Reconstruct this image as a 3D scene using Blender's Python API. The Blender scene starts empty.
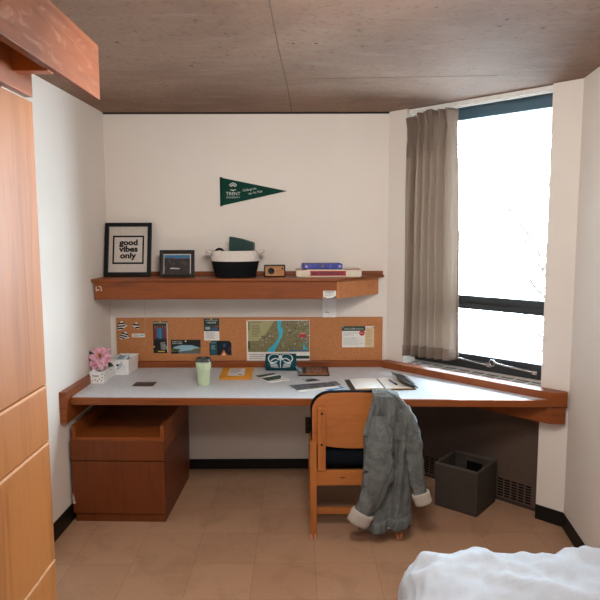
import bpy, bmesh, math, random
from math import sin, cos, pi, radians as R
from mathutils import Vector, Matrix, noise
random.seed(7)
col = bpy.context.scene.collection
scn = bpy.context.scene

# ------------------------------------------------------------------ colours
def lin(c):
    if isinstance(c, str):
        c = c.lstrip('#'); c = [int(c[i:i+2], 16) for i in (0, 2, 4)]
    f = lambda v: (v/255/12.92) if v/255 <= .04045 else ((v/255+.055)/1.055)**2.4
    return tuple(f(v) for v in c) + (1.0,)

# ------------------------------------------------------------------ materials
def newmat(name):
    m = bpy.data.materials.new(name); m.use_nodes = True
    nt = m.node_tree; nt.nodes.clear()
    out = nt.nodes.new('ShaderNodeOutputMaterial')
    p = nt.nodes.new('ShaderNodeBsdfPrincipled')
    nt.links.new(p.outputs[0], out.inputs[0])
    return m, nt, p, out
def N(nt, t, **k):
    n = nt.nodes.new(t)
    for a, b in k.items(): setattr(n, a, b)
    return n
def coords(nt, scale=(1,1,1), rot=(0,0,0)):
    tc = N(nt, 'ShaderNodeTexCoord'); mp = N(nt, 'ShaderNodeMapping')
    mp.inputs['Scale'].default_value = scale; mp.inputs['Rotation'].default_value = rot
    nt.links.new(tc.outputs['Object'], mp.inputs[0]); return mp.outputs[0]
def ntex(nt, vec, scale, detail=4, rough=.55, dist=0):
    n = N(nt, 'ShaderNodeTexNoise'); n.inputs['Scale'].default_value = scale
    n.inputs['Detail'].default_value = detail; n.inputs['Roughness'].default_value = rough
    n.inputs['Distortion'].default_value = dist
    nt.links.new(vec, n.inputs['Vector']); return n.outputs['Fac']
def ramp(nt, fac, stops):
    r = N(nt, 'ShaderNodeValToRGB'); e = r.color_ramp.elements
    while len(e) < len(stops): e.new(.5)
    for i, (p, c) in enumerate(stops):
        e[i].position = p; e[i].color = lin(c) if not isinstance(c, tuple) else c
    nt.links.new(fac, r.inputs[0]); return r.outputs[0]
def mix(nt, a, b, fac, mode='MIX'):
    m = N(nt, 'ShaderNodeMix', data_type='RGBA', blend_type=mode)
    for s, v in ((m.inputs[6], a), (m.inputs[7], b), (m.inputs[0], fac)):
        if hasattr(v, 'is_linked'): nt.links.new(v, s)
        else: s.default_value = v
    return m.outputs[2]
def bump(nt, p, h, strength, dist=.002):
    b = N(nt, 'ShaderNodeBump'); b.inputs['Strength'].default_value = strength
    b.inputs['Distance'].default_value = dist
    nt.links.new(h, b.inputs['Height']); nt.links.new(b.outputs[0], p.inputs['Normal'])
def setp(p, rough=.6, spec=.4, metal=0):
    p.inputs['Roughness'].default_value = rough
    p.inputs['Specular IOR Level'].default_value = spec
    p.inputs['Metallic'].default_value = metal

_cache = {}
def plain(c, rough=.6, spec=.35, metal=0, var=.06, nscale=40):
    key = (c, rough, spec, metal, var, nscale)
    if key in _cache: return _cache[key]
    m, nt, p, o = newmat('paint_' + c.lstrip('#')); setp(p, rough, spec, metal)
    f = ntex(nt, coords(nt), nscale, 3)
    b = lin(c); lo = tuple(v*(1-var) for v in b[:3])+(1,); hi = tuple(min(1, v*(1+var)) for v in b[:3])+(1,)
    nt.links.new(ramp(nt, f, [(.3, lo), (.7, hi)]), p.inputs['Base Color'])
    _cache[key] = m; return m
def wood(name, base, dark, axis='x', rough=.42, spec=.4, scale=1, wear=0):
    m, nt, p, o = newmat(name); setp(p, rough, spec)
    s = {'x': (1.2, 14, 14), 'y': (14, 1.2, 14), 'z': (14, 14, 1.2)}[axis]
    v = coords(nt, tuple(k*scale for k in s))
    f1 = ntex(nt, v, 1.6, 6, .62, .7); f2 = ntex(nt, v, 7, 3, .6)
    c = ramp(nt, f1, [(.28, dark), (.5, base), (.78, base)])
    b2 = lin(dark); c = mix(nt, c, b2, mathn(nt, f2, .52, .3))
    if wear:
        w = ntex(nt, coords(nt, (6, 2.5, 9)), 2.2, 6, .7, 1.2)
        c = mix(nt, c, lin('#c79a80'), mathn(nt, w, .53, wear))
    nt.links.new(c, p.inputs['Base Color']); bump(nt, p, f2, .12, .0006)
    return m
def mathn(nt, v, thr, amount):
    # soft threshold of a 0..1 field
    mr = N(nt, 'ShaderNodeMapRange'); mr.inputs[1].default_value = thr; mr.inputs[2].default_value = thr+.18
    mr.inputs[3].default_value = 0; mr.inputs[4].default_value = amount
    nt.links.new(v, mr.inputs[0]); return mr.outputs[0]

def m_wall():
    m, nt, p, o = newmat('cream_wall_paint'); setp(p, .55, .3)
    f = ntex(nt, coords(nt), 1.3, 3); g = ntex(nt, coords(nt), 120, 4); h = ntex(nt, coords(nt), 14, 2)
    nt.links.new(ramp(nt, f, [(.3, '#e2dad1'), (.7, '#e7e0d7')]), p.inputs['Base Color'])
    bump(nt, p, mix(nt, g, h, .5), .18, .0015); return m
def m_ceiling():
    m, nt, p, o = newmat('raw_concrete'); setp(p, .85, .2)
    v = coords(nt)
    f = ntex(nt, v, 1.7, 6, .6, .4); g = ntex(nt, v, 38, 5, .7); big = ntex(nt, coords(nt, (1, 3, 1)), 4, 4)
    c = ramp(nt, f, [(.25, '#7b6252'), (.5, '#8e7260'), (.75, '#9d806d')])
    c = mix(nt, c, lin('#634f43'), mathn(nt, g, .53, .6))
    c = mix(nt, c, lin('#9d8a7c'), mathn(nt, big, .54, .4))
    # small dark pits left by the casting
    vo = N(nt, 'ShaderNodeTexVoronoi'); vo.inputs['Scale'].default_value = 15
    nt.links.new(v, vo.inputs['Vector'])
    pit = N(nt, 'ShaderNodeMapRange'); pit.inputs[1].default_value = .09; pit.inputs[2].default_value = .16
    pit.inputs[3].default_value = 1; pit.inputs[4].default_value = 0
    nt.links.new(vo.outputs['Distance'], pit.inputs[0])
    gate = mathn(nt, ntex(nt, v, 5, 2), .5, .9)
    pm = N(nt, 'ShaderNodeMath', operation='MULTIPLY'); nt.links.new(pit.outputs[0], pm.inputs[0]); nt.links.new(gate, pm.inputs[1])
    c = mix(nt, c, lin('#3d332e'), pm.outputs[0])
    nt.links.new(c, p.inputs['Base Color']); bump(nt, p, g, .35, .003); return m
def m_floor():
    m, nt, p, o = newmat('tan_vinyl_tile'); setp(p, .42, .35)
    v = coords(nt)
    br = N(nt, 'ShaderNodeTexBrick'); br.offset = 0; br.squash = 1
    mp = N(nt, 'ShaderNodeMapping'); mp.inputs['Location'].default_value = (.16, .019, 0)
    nt.links.new(v, mp.inputs[0]); nt.links.new(mp.outputs[0], br.inputs['Vector'])
    br.inputs['Scale'].default_value = 1; br.inputs['Brick Width'].default_value = .305; br.inputs['Row Height'].default_value = .305
    br.inputs['Mortar Size'].default_value = .0012; br.inputs['Mortar Smooth'].default_value = .3
    br.inputs['Color1'].default_value = lin('#ab8468'); br.inputs['Color2'].default_value = lin('#b38d70'); br.inputs['Mortar'].default_value = lin('#84644b')
    f = ntex(nt, v, 5, 6, .65, .6); g = ntex(nt, coords(nt), 90, 3)
    c = mix(nt, br.outputs[0], lin('#7d5c42'), mathn(nt, f, .5, .3))
    c = mix(nt, c, lin('#b99d88'), mathn(nt, g, .52, .35))
    sc = ntex(nt, coords(nt, (3, 1.2, 1), (0, 0, .5)), 6, 5, .7, 1.5)
    c = mix(nt, c, lin('#c0aa9a'), mathn(nt, sc, .6, .35))
    nt.links.new(c, p.inputs['Base Color'])
    rr = N(nt, 'ShaderNodeMapRange'); rr.inputs[3].default_value = .34; rr.inputs[4].default_value = .55
    nt.links.new(f, rr.inputs[0]); nt.links.new(rr.outputs[0], p.inputs['Roughness'])
    bump(nt, p, g, .1, .0006); return m
def m_fabric(name, c1, c2, scale=300, rough=.9, bumpy=.3):
    m, nt, p, o = newmat(name); setp(p, rough, .15)
    f = ntex(nt, coords(nt), scale, 3); g = ntex(nt, coords(nt), 9, 3)
    c = ramp(nt, mix(nt, f, g, .4), [(.3, c1), (.7, c2)])
    nt.links.new(c, p.inputs['Base Color']); bump(nt, p, f, bumpy, .0015); return m
def m_curtain():
    m, nt, p, o = newmat('taupe_curtain_cloth'); setp(p, .9, .15)
    f = ntex(nt, coords(nt, (160, 160, 30)), 2, 3)
    c = ramp(nt, f, [(.3, '#87776b'), (.7, '#98877a')]); nt.links.new(c, p.inputs['Base Color'])
    bump(nt, p, f, .15, .001)
    tr = N(nt, 'ShaderNodeBsdfTranslucent'); tr.inputs[0].default_value = lin('#c4b4a6')
    mx = N(nt, 'ShaderNodeMixShader'); mx.inputs[0].default_value = .4
    nt.links.new(p.outputs[0], mx.inputs[1]); nt.links.new(tr.outputs[0], mx.inputs[2]); nt.links.new(mx.outputs[0], o.inputs[0])
    return m
def m_denim():
    m, nt, p, o = newmat('speckled_grey_denim'); setp(p, .85, .2)
    v = coords(nt)
    f = ntex(nt, v, 14, 5, .6); t = ntex(nt, v, 420, 2)
    c = ramp(nt, f, [(.3, '#585b59'), (.7, '#757876')])
    vo = N(nt, 'ShaderNodeTexVoronoi'); vo.inputs['Scale'].default_value = 95; nt.links.new(v, vo.inputs['Vector'])
    pit = N(nt, 'ShaderNodeMapRange'); pit.inputs[1].default_value = .12; pit.inputs[2].default_value = .22
    pit.inputs[3].default_value = .5; pit.inputs[4].default_value = 0
    nt.links.new(vo.outputs['Distance'], pit.inputs[0])
    c = mix(nt, c, lin('#a9aaa6'), pit.outputs[0])
    nt.links.new(c, p.inputs['Base Color'])
    cr = ntex(nt, coords(nt, (1, 1, .38), (0, .25, 0)), 17, 4, .5, 1.2)
    bump(nt, p, mix(nt, cr, t, .06), 1, .03); return m
def m_glass():
    m, nt, p, o = newmat('window_glass'); nt.nodes.remove(p)
    t = N(nt, 'ShaderNodeBsdfTransparent'); g = N(nt, 'ShaderNodeBsdfGlossy'); g.inputs['Roughness'].default_value = .02
    fr = N(nt, 'ShaderNodeFresnel'); fr.inputs[0].default_value = 1.45
    f = ntex(nt, coords(nt), 2, 1); t.inputs[0].default_value = (.96, .98, .98, 1)
    mx = N(nt, 'ShaderNodeMixShader'); nt.links.new(fr.outputs[0], mx.inputs[0])
    nt.links.new(t.outputs[0], mx.inputs[1]); nt.links.new(g.outputs[0], mx.inputs[2]); nt.links.new(mx.outputs[0], o.inputs[0])
    return m
def m_laminate():
    m, nt, p, o = newmat('speckled_grey_laminate'); setp(p, .38, .4)
    v = coords(nt); f = ntex(nt, v, 240, 2, .7); g = ntex(nt, v, 6, 4)
    c = ramp(nt, f, [(.35, '#b0b5ba'), (.5, '#cfd4d9'), (.68, '#dde1e5')])
    c = mix(nt, c, lin('#b9bcc0'), mathn(nt, g, .55, .3)); nt.links.new(c, p.inputs['Base Color']); return m
def m_cork():
    m, nt, p, o = newmat('brown_cork'); setp(p, .9, .15)
    v = coords(nt); f = ntex(nt, v, 150, 4, .7); g = ntex(nt, v, 3.5, 3)
    c = ramp(nt, f, [(.3, '#a66d44'), (.55, '#bd8054'), (.75, '#ca8f66')])
    c = mix(nt, c, lin('#b1794e'), mathn(nt, g, .5, .5)); nt.links.new(c, p.inputs['Base Color']); bump(nt, p, f, .25, .001); return m
def m_mottle(name, stops, scale=30, detail=5, dist=1.0, rough=.5, spec=.4):
    m, nt, p, o = newmat(name); setp(p, rough, spec)
    f = ntex(nt, coords(nt), scale, detail, .65, dist)
    nt.links.new(ramp(nt, f, stops), p.inputs['Base Color']); return m
def m_rope(c1, c2):
    m, nt, p, o = newmat('rope_' + c1[1:]); setp(p, .9, .1)
    f = ntex(nt, coords(nt, (120, 120, 220)), 1, 3)
    nt.links.new(ramp(nt, f, [(.35, c1), (.65, c2)]), p.inputs['Base Color']); bump(nt, p, f, .5, .002); return m

WALL = m_wall(); CEIL = m_ceiling(); FLOOR = m_floor(); LAM = m_laminate(); CORK = m_cork(); GLASS = m_glass()
OAKX = wood('oak_veneer_along', '#88461a', '#6a3210', 'x'); OAKY = wood('oak_veneer_deep', '#88461a', '#6a3210', 'y')
OAKZ = wood('oak_veneer_upright', '#6e3614', '#57290e', 'z', .45)
ROBE = wood('wardrobe_veneer', '#ab6c37', '#8d5326', 'z', .33, .5, .8)
FASC = wood('worn_wardrobe_fascia', '#83461f', '#673213', 'y', .5, .3, .8, .45)
BEECH = wood('beech', '#b06a33', '#935323', 'z', .4, .4); BEECHX = wood('beech_along', '#b06a33', '#935323', 'x', .4, .4)
EDGE = plain('#cf9a70', .6); BLACKRUB = plain('#15130f', .5, .3)
BLACK = plain('#0d0d0d', .45, .25); DARK = plain('#26262a', .45); WHITE = plain('#e9e7e2', .5); PAPER = plain('#e6e4de', .7, .2)
WFRAME = plain('#303335', .4, .4); WTOP = plain('#48606e', .45, .4)
GREEN = m_fabric('green_felt', '#123a30', '#174438', 200); DGREEN = plain('#173c35', .5)
NAVY = m_fabric('navy_upholstery', '#070a10', '#0c121a', 260); STEEL = plain('#b9b9b6', .25, .5, .9)
HEAT = plain('#5c4c42', .5, .35); INK = plain('#2b2b2c', .7); GREYINK = plain('#8b8a88', .7); TEAL = plain('#1d5361', .5)

# ------------------------------------------------------------------ mesh helper
class MB:
    def __init__(s, root=None): s.bm = bmesh.new(); s.mats = []; s.mi = 0
    def mat(s, m):
        if m not in s.mats: s.mats.append(m)
        s.mi = s.mats.index(m); return s
    def _tag(s, n0, smooth=False):
        s.bm.faces.ensure_lookup_table()
        for f in s.bm.faces[n0:]:
            f.material_index = s.mi; f.smooth = smooth
    def box(s, x0, x1, y0, y1, z0, z1, bev=0, M=None, smooth=False):
        t = bmesh.new()
        vs = [t.verts.new((x, y, z)) for x in (x0, x1) for y in (y0, y1) for z in (z0, z1)]
        for f in ((0,1,3,2),(4,6,7,5),(0,4,5,1),(2,3,7,6),(0,2,6,4),(1,5,7,3)): t.faces.new([vs[i] for i in f])
        if bev:
            bev = min(bev, .49*min(abs(x1-x0), abs(y1-y0), abs(z1-z0)))
            bmesh.ops.bevel(t, geom=list(t.edges), offset=bev, segments=2, profile=.6, affect='EDGES')
        s.join(t, M, smooth); return s
    def join(s, t, M=None, smooth=False):
        if M is not None: bmesh.ops.transform(t, matrix=M, verts=t.verts)
        bmesh.ops.recalc_face_normals(t, faces=t.faces)
        n0 = len(s.bm.faces)
        mp = {v: s.bm.verts.new(v.co) for v in t.verts}
        for f in t.faces:
            try: s.bm.faces.new([mp[v] for v in f.verts])
            except ValueError: pass
        t.free(); s._tag(n0, smooth)
    def prism(s, pts, z0, z1, bev=0, M=None):
        t = bmesh.new()
        a = [t.verts.new((x, y, z0)) for x, y in pts]; b = [t.verts.new((x, y, z1)) for x, y in pts]
        n = len(pts); t.faces.new(a[::-1]); t.faces.new(b)
        for i in range(n): t.faces.new((a[i], a[(i+1) % n], b[(i+1) % n], b[i]))
        if bev: bmesh.ops.bevel(t, geom=list(t.edges), offset=bev, segments=2, profile=.6, affect='EDGES')
        s.join(t, M); return s
    def rings(s, rings, closed=True, caps=True, smooth=True, M=None):
        t = bmesh.new(); rs = [[t.verts.new(p) for p in r] for r in rings]; n = len(rings[0])
        for a, b in zip(rs, rs[1:]):
            for i in range(n if closed else n-1): t.faces.new((a[i], a[(i+1) % n], b[(i+1) % n], b[i]))
        if caps and closed:
            t.faces.new(rs[0][::-1]); t.faces.new(rs[-1])
        s.join(t, M, smooth); return s
    def lathe(s, prof, seg=32, sx=1, sy=1, M=None, caps=True, smooth=True):
        return s.rings([[(r*sx*cos(2*pi*i/seg), r*sy*sin(2*pi*i/seg), z) for i in range(seg)] for r, z in prof], True, caps, smooth, M)
    def tube(s, pts, rad, seg=8, caps=True, flat=1):
        P = [Vector(p) for p in pts]; rads = rad if isinstance(rad, (list, tuple)) else [rad]*len(P)
        up = Vector((0, 0, 1)); rr = []
        for i, p in enumerate(P):
            d = (P[min(i+1, len(P)-1)] - P[max(i-1, 0)]).normalized()
            if i == 0:
                a = d.cross(up if abs(d.z) < .9 else Vector((1, 0, 0))).normalized()
            else: a = (a - d*a.dot(d)).normalized()
            b = d.cross(a)
            rr.append([p + a*rads[i]*cos(2*pi*k/seg) + b*rads[i]*flat*sin(2*pi*k/seg) for k in range(seg)])
        return s.rings(rr, True, caps)
    def grid(s, f, nu, nv, smooth=True):
        t = bmesh.new(); g = [[t.verts.new(f(u/nu, v/nv)) for u in range(nu+1)] for v in range(nv+1)]
        for v in range(nv):
            for u in range(nu): t.faces.new((g[v][u], g[v][u+1], g[v+1][u+1], g[v+1][u]))
        n0 = len(s.bm.faces); s.join(t, None, smooth); return s
    def poly(s, pts):
        n0 = len(s.bm.faces); s.bm.faces.new([s.bm.verts.new(p) for p in pts]); s._tag(n0); return s
    def rbox(s, c, d, r, cuts=10, nz=0, ns=4, M=None, seed=0):
        t = bmesh.new(); bmesh.ops.create_cube(t, size=2)
        bmesh.ops.subdivide_edges(t, edges=t.edges, cuts=cuts, use_grid_fill=True)
        h = [k/2 for k in d]; rr = [min(r, k) for k in h]
        for v in t.verts:
            p = Vector([v.co[i]*h[i] for i in range(3)])
            q = Vector([max(-(h[i]-rr[i]), min(h[i]-rr[i], p[i])) for i in range(3)])
            n = Vector([(p[i]-q[i])/rr[i] if rr[i] else 0 for i in range(3)])
            if n.length > 1e-6:
                n.normalize(); p = q + Vector([n[i]*rr[i] for i in range(3)])
            if nz: p += (n if n.length else Vector((0, 0, 1)))*nz*noise.noise(p*ns + Vector((seed, 0, 0)))
            v.co = p + Vector(c)
        s.join(t, M, True); return s
    def add_mesh(s, me, M=None):
        n0 = len(s.bm.faces); v0 = len(s.bm.verts); s.bm.from_mesh(me)
        s.bm.verts.ensure_lookup_table()
        if M is not None: bmesh.ops.transform(s.bm, matrix=M, verts=s.bm.verts[v0:])
        s._tag(n0); return s
    def build(s, name, m=None, parent=None, label=None, **k):
        me = bpy.data.meshes.new(name); s.bm.to_mesh(me); s.bm.free()
        for q in (s.mats or [m]): me.materials.append(q)
        o = bpy.data.objects.new(name, me); col.objects.link(o)
        if parent: o.parent = parent
        if label: o['label'] = label
        for a, b in k.items(): o[a] = b
        return o
def thing(name, label, cat, loc=(0,0,0), rot=(0,0,0), group=None):
    o = bpy.data.objects.new(name, None); col.objects.link(o); o.empty_display_size = .05
    o.location = loc; o.rotation_euler = rot; o['label'] = label; o['category'] = cat
    if group: o['group'] = group
    return o
def tag(o, label, cat, group=None):
    o['label'] = label; o['category'] = cat
    if group: o['group'] = group
    return o
def struct(o): o['kind'] = 'structure'; return o
def srt(name, loc=(0,0,0), rot=(0,0,0)):
    o = bpy.data.objects.new(name, None); col.objects.link(o); o.location = loc; o.rotation_euler = rot; return struct(o)

def text(mb, s, cx, cy, h, z=0, width=None, bold=0, shear=0, ext=.0004, align='CENTER', M=None, spacing=1):
    """flat lettering in the local xy plane, cap height about h, optional fitted width"""
    c = bpy.data.curves.new('t', 'FONT'); c.body = s; c.size = 1; c.extrude = 0; c.offset = bold
    c.shear = shear; c.align_x = align; c.space_character = spacing; c.resolution_u = 3
    o = bpy.data.objects.new('t', c); col.objects.link(o); bpy.context.view_layer.update()
    dg = bpy.context.evaluated_depsgraph_get(); me = bpy.data.meshes.new_from_object(o.evaluated_get(dg))
    xs = [v.co.x for v in me.vertices] or [0]; w = max(xs)-min(xs)
    ky = h/.69; kx = width/w if width else ky
    mid = (max(xs)+min(xs))/2 if align == 'CENTER' else min(xs)
    T = Matrix.Translation((cx, cy, z)) @ Matrix.Diagonal((kx, ky, 1, 1)) @ Matrix.Translation((-mid, 0, 0))
    if M is not None: T = M @ T
    mb.add_mesh(me, T); bpy.data.objects.remove(o); bpy.data.curves.remove(c); bpy.data.meshes.remove(me); return mb
def lines(mb, x0, x1, y0, y1, n, z, frac=.45, seed=1):
    r = random.Random(seed); st = (y1-y0)/n
    for i in range(n):
        yy = y1-(i+.5)*st; xe = x0+(x1-x0)*r.uniform(.6, 1)
        mb.box(x0, xe, yy-st*frac/2, yy+st*frac/2, z-.0002, z)
    return mb

# ================================================================== THE ROOM
H = 2.44
AX = 1.893                                        # where the back wall meets the slanted window wall
def lw(y): return .034*y                          # the left wall runs very slightly out of square
def rw(y): return 2.769 + .13*(y+.876)            # right wall
YR = -4.75
struct(MB().prism([(-.5, .6), (3.3, .6), (3.3, YR-.2), (-.5, YR-.2)], -.1, 0).build('floor', FLOOR))
c = struct(MB().prism([(-.5, .6), (3.3, .6), (3.3, YR-.2), (-.5, YR-.2)], H, H+.2).build('ceiling', CEIL))
sm = MB()
sm.prism([(1.185, -1.95), (1.2, -1.4), (1.228, -.7), (1.246, -.01), (1.251, -.01), (1.233, -.7), (1.205, -1.4), (1.19, -1.95)], H-.0012, H+.001)
sm.build('casting_seam', plain('#6c5a4e', .9, .1), c)
MB().prism([(1.3, -.868), (1.8, -.9), (2.3, -.93), (2.3, -.934), (1.8, -.905), (1.3, -.872)], H-.001, H+.001).build('casting_seam', plain('#6c5a4e', .9, .1), c)
struct(MB().prism([(lw(.2), .2), (0, 0), (lw(YR), YR), (lw(YR)-.2, YR), (-.2, .2)], 0, H).build('wall_left', WALL))
struct(MB().box(-.0, 2.1, 0, .2, 0, H-.012).box(0, 2.1, .03, .2, H-.012, H).build('wall_back', WALL))
struct(MB().box(0, 1.893, .0005, .03, H-.011, H).build('gap_shade_1', plain('#1d1a18', .8)))  # dark strip painted in for the shade of the wall-ceiling gap
struct(MB().prism([(rw(-.876), -.876), (rw(YR), YR), (rw(YR)+.2, YR), (rw(-.876)+.25, -.876)], 0, H).build('wall_right', WALL))
struct(MB().box(-.6, 3.3, YR-.15, YR, 0, H).build('wall_rear', WALL))
# window wall, in its own frame: x along the wall, y outwards
WROT = (0, 0, R(-45)); WLOC = (AX, 0, 0)
S0, S1 = .14, 1.08
ww = MB().box(0, S0, 0, .3, 0, H).box(S1, 1.42, 0, .3, 0, H).box(S0, S1, .15, .3, 0, .775).box(S0, S1, .13, .3, 2.425, H)
w = ww.build('wall_window', WALL); w.location = WLOC; w.rotation_euler = WROT; struct(w)
# black vinyl baseboards
struct(MB().box(.0, 1.9, -.008, 0, 0, .07, .002).build('baseboard_back', BLACKRUB))
struct(MB().prism([(lw(0), 0), (lw(-2.5), -2.5), (lw(-2.5)+.008, -2.5), (.008, 0)], 0, .1, .002).build('baseboard_left', BLACKRUB))
b = struct(MB().box(0.01, S0, -.008, 0, 0, .08, .002).box(S1, 1.236, -.008, 0, 0, .085, .002).build('baseboard_window', BLACKRUB)); b.location = WLOC; b.rotation_euler = WROT
struct(MB().prism([(rw(-.876), -.876), (rw(-4), -4), (rw(-4)-.008, -4), (rw(-.885)-.008, -.885)], 0, .085, .002).build('baseboard_right', BLACKRUB))

# ---- window
win = srt('window_1', (AX, 0, 0), WROT)
F0, F1 = .15, .21
MB().box(S0, S1, F0, F1, 2.348, 2.425, .004).build('head_rail', WTOP, win, label='blue-grey top rail')
fr = MB().box(S0, S0+.035, F0, F1, .86, 2.35, .003).box(S1-.02, S1, F0+.02, F1, .86, 2.35, .003).build('jamb', WFRAME, win)
MB().box(S0, S1, F0-.01, F1, 1.16, 1.2, .004).box(S0, S1, F0+.008, F1, 1.198, 1.245, .004).build('transom', WFRAME, win)
MB().box(S0, S1, F0-.012, F1, .778, .83, .004).box(S0, S1, F0+.01, F1, .828, .866, .004).build('bottom_rail', WFRAME, win)
MB().box(S0+.03, S1-.015, F0+.03, F0+.034, 1.24, 2.352).build('glass_pane', GLASS, win)
MB().box(S0+.03, S1-.015, F0+.026, F0+.03, .862, 1.165).build('glass_pane', GLASS, win)
for s in (.43, .72):
    h = MB().tube([(s, F0-.03, .84), (s+.02, F0-.035, .845), (s+.05, F0-.03, .838), (s+.2, F0-.022, .826), (s+.27, F0-.02, .82)], [.006, .008, .007, .006, .005], 8)
    h.rings([[(s+.018*cos(a)+.006*cos(a)*cos(b), F0-.03+.006*sin(b), .84+.018*sin(a)+.006*sin(a)*cos(b)) for b in [2*pi*k/6 for k in range(6)]] for a in [2*pi*k/16 for k in range(17)]], True, False)
    h.box(s+.25, s+.285, F0-.03, F0-.01, .81, .832, .003)
    h.build('latch', STEEL, win, label='chrome window stay')
sill = MB().box(S0, S1, .005, F0-.005, .752, .766, .002).build('sill', plain('#57504a', .35, .5), win)
gr = MB()
for i in range(9):
    s = .21+i*.097
    gr.box(s, s+.085, .025, .07, .7655, .7675, .0008).box(s, s+.085, .08, .125, .7655, .7675, .0008)
gr = gr.build('sill_grille', plain('#6d625a', .4, .4), sill)
gl = MB()
for i in range(10):
    s = .205+i*.097-.012
    gl.box(s, s+.012, .012, .135, .766, .769, .0008)
gl.box(S0, S1, .010, .022, .766, .769, .0008).box(S0, S1, .070, .080, .766, .769, .0008).box(S0, S1, .128, .138, .766, .769, .0008)
gl.build('grille_bars', plain('#d8d6d2', .3, .5), sill, label='pale metal bars')
# curtain track
ct = MB().box(S0+.003, S1-.003, .02, .07, H-.03, H-.002, .003).box(S0+.003, S1-.003, .038, .05, H-.036, H-.028)
t = tag(ct.build('curtain_track', WHITE), 'white curtain track on the ceiling above the window', 'curtain track'); t.location = WLOC; t.rotation_euler = WROT

# ---- heater casing under the window
ht = thing('heater_casing', 'dark brown metal heater casing with grilles in the recess below the window', 'heater', WLOC, WROT)
MB().box(S0+.002, S1-.002, .08, .146, .0, .735, .003).build('front_panel', HEAT, ht)
MB().box(S0+.004, S1-.004, .076, .081, .0, .02, .001).build('base_strip', plain('#40352e', .5), ht)
for s0, s1, c0 in ((.235, .43, 5), (.80, 1.02, 5)):
    g = MB(); dx = (s1-s0)/c0
    for i in range(c0):
        for j in range(7):
            g.box(s0+i*dx+.005, s0+(i+1)*dx-.005, .0785, .0805, .03+j*.017, .03+j*.017+.0095)
    g.build('grille', plain('#16110f', .8, .1), ht, label='dark slotted vent grille')
MB().box(1.026, 1.036, .0785, .0805, .53, .542).build('sticker_dot', plain('#d23a2c', .5), ht, label='small red sticker')

# ================================================================== BUILT-IN DESK
ZD = .735
dk = thing('desk', 'long built-in desk with speckled grey top and wooden edging filling the alcove', 'desk', (0, 0, 0))
MB().prism([(.0, -.03), (1.85, -.03), (2.672, -.862), (2.66, -.878), (.02, -.792), (.008, -.77)], ZD-.03, ZD, 0).build('desktop', LAM, dk)
MB().prism([(.012, -.792), (2.672, -.878), (2.672, -.898), (.012, -.812)], ZD-.038, ZD+.0005, .002).build('front_edging', OAKX, dk)
MB().prism([(0, -.002), (lw(-.865), -.865), (lw(-.865)+.038, -.865), (.022, -.05)], .605, .782, .003).build('side_rail', OAKY, dk)
MB().box(lw(-.865)-.0005+.001, lw(-.865)+.038, -.8662, -.864, .692, .695).build('rail_joint', plain('#3b2113', .8), dk)
MB().prism([(.036, -.002), (AX, -.002), (AX-.022, -.05), (.036, -.05)], ZD-.1, .775, .003).build('back_rail', OAKX, dk)
PW = [(AX-.002, -.002), (2.762, -.871), (2.752, -.898), (2.668, -.898), (AX-.04, -.068), (AX-.02, -.03)]
MB().prism(PW, ZD-.038, .778, .003).build('window_rail', wood('oak_rail_slant', '#88461a', '#6a3210', 'x', scale=.8), dk)
MB().prism([(1.875, -.02), (2.757, -.871), (2.742, -.896), (2.668, -.896), (1.83, -.065)], .6, ZD-.042, .003).build('support_rail', OAKX, dk)
MB().box(2.665, 2.752, -.8985, -.89, ZD-.043, ZD-.037).build('rail_joint', plain('#3b2113', .8), dk)

# ================================================================== DRAWER PEDESTAL
pd = thing('drawer_pedestal', 'wooden drawer pedestal with raised side lips under the left end of the desk', 'cabinet', (.262, -.797, 0), (0, 0, R(-1.95)))
x0, x1 = -.274, .262
carc = MB().box(x0+.006, x1, .022, .66, .05, .42, .003).box(x0+.014, x1-.004, .012, .65, 0, .05, .002)
carc.build('carcass', OAKZ, pd)
MB().box(x0+.03, x1-.02, .008, .66, .488, .5, .002).box(x0+.03, x1-.02, .008, .03, .47, .49, .002).build('top_board', OAKX, pd)
MB().box(x0+.006, x0+.03, .012, .66, .4, .568, .003).build('side_lip', OAKY, pd)
MB().box(x1-.022, x1, .012, .66, .4, .568, .003).build('side_lip', OAKY, pd)
MB().box(x0, x1, 0, .022, .366, .482, .003).build('drawer', wood('drawer_front_wood', '#6e3614', '#57290e', 'z', .42), pd, label='shallow top drawer front')
df = MB().box(x0+.004, x1, 0, .022, .052, .36, .003).build('door', wood('door_front_wood', '#6e3614', '#57290e', 'z', .42), pd, label='deep lower front panel')
cp = MB()
for k, (a, b) in enumerate(((.11, .125), (.128, .15), (.15, .165))):
    cp.box(x0+.003, x0+.018-.004*k, -.0012, .001, a, b, .0005)
cp.build('chipped_patch', plain('#c9b9a6', .8), df)

# ================================================================== WALL SHELF
sh = thing('wall_shelf', 'long wooden wall shelf with deep front board and slanted right end', 'shelf', (0, 0, 0))
MB().prism([(lw(-.33), -.33), (1.545, -.33), (1.872, -.002), (.0, -.002)], 1.346, 1.363, .003).build('shelf_board', OAKX, sh)
fb = MB().box(.002, 1.53, -.312, -.29, 1.232, 1.346, .003).build('front_board', OAKX, sh)
MB().prism([(1.53, -.312), (1.832, -.006), (1.805, -.006), (1.515, -.295)], 1.232, 1.346, .003).build('end_board', wood('oak_end', '#c07c4c', '#a3612f', 'x'), sh)
MB().box(.002, 1.86, -.022, -.001, 1.363, 1.39, .003).build('back_lip', OAKX, sh)
sc_ = MB()
for a, b, e, g in ((.012, .018, 1.285, 1.318), (.02, .034, 1.29, 1.298), (.044, .05, 1.286, 1.312), (.03, .044, 1.312, 1.318)):
    sc_.box(a, b, -.3128, -.311, e, g, .0004)
sc_.build('scuff_mark', plain('#d9cbb9', .8), fb, label='white scuffed scratches')

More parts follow.
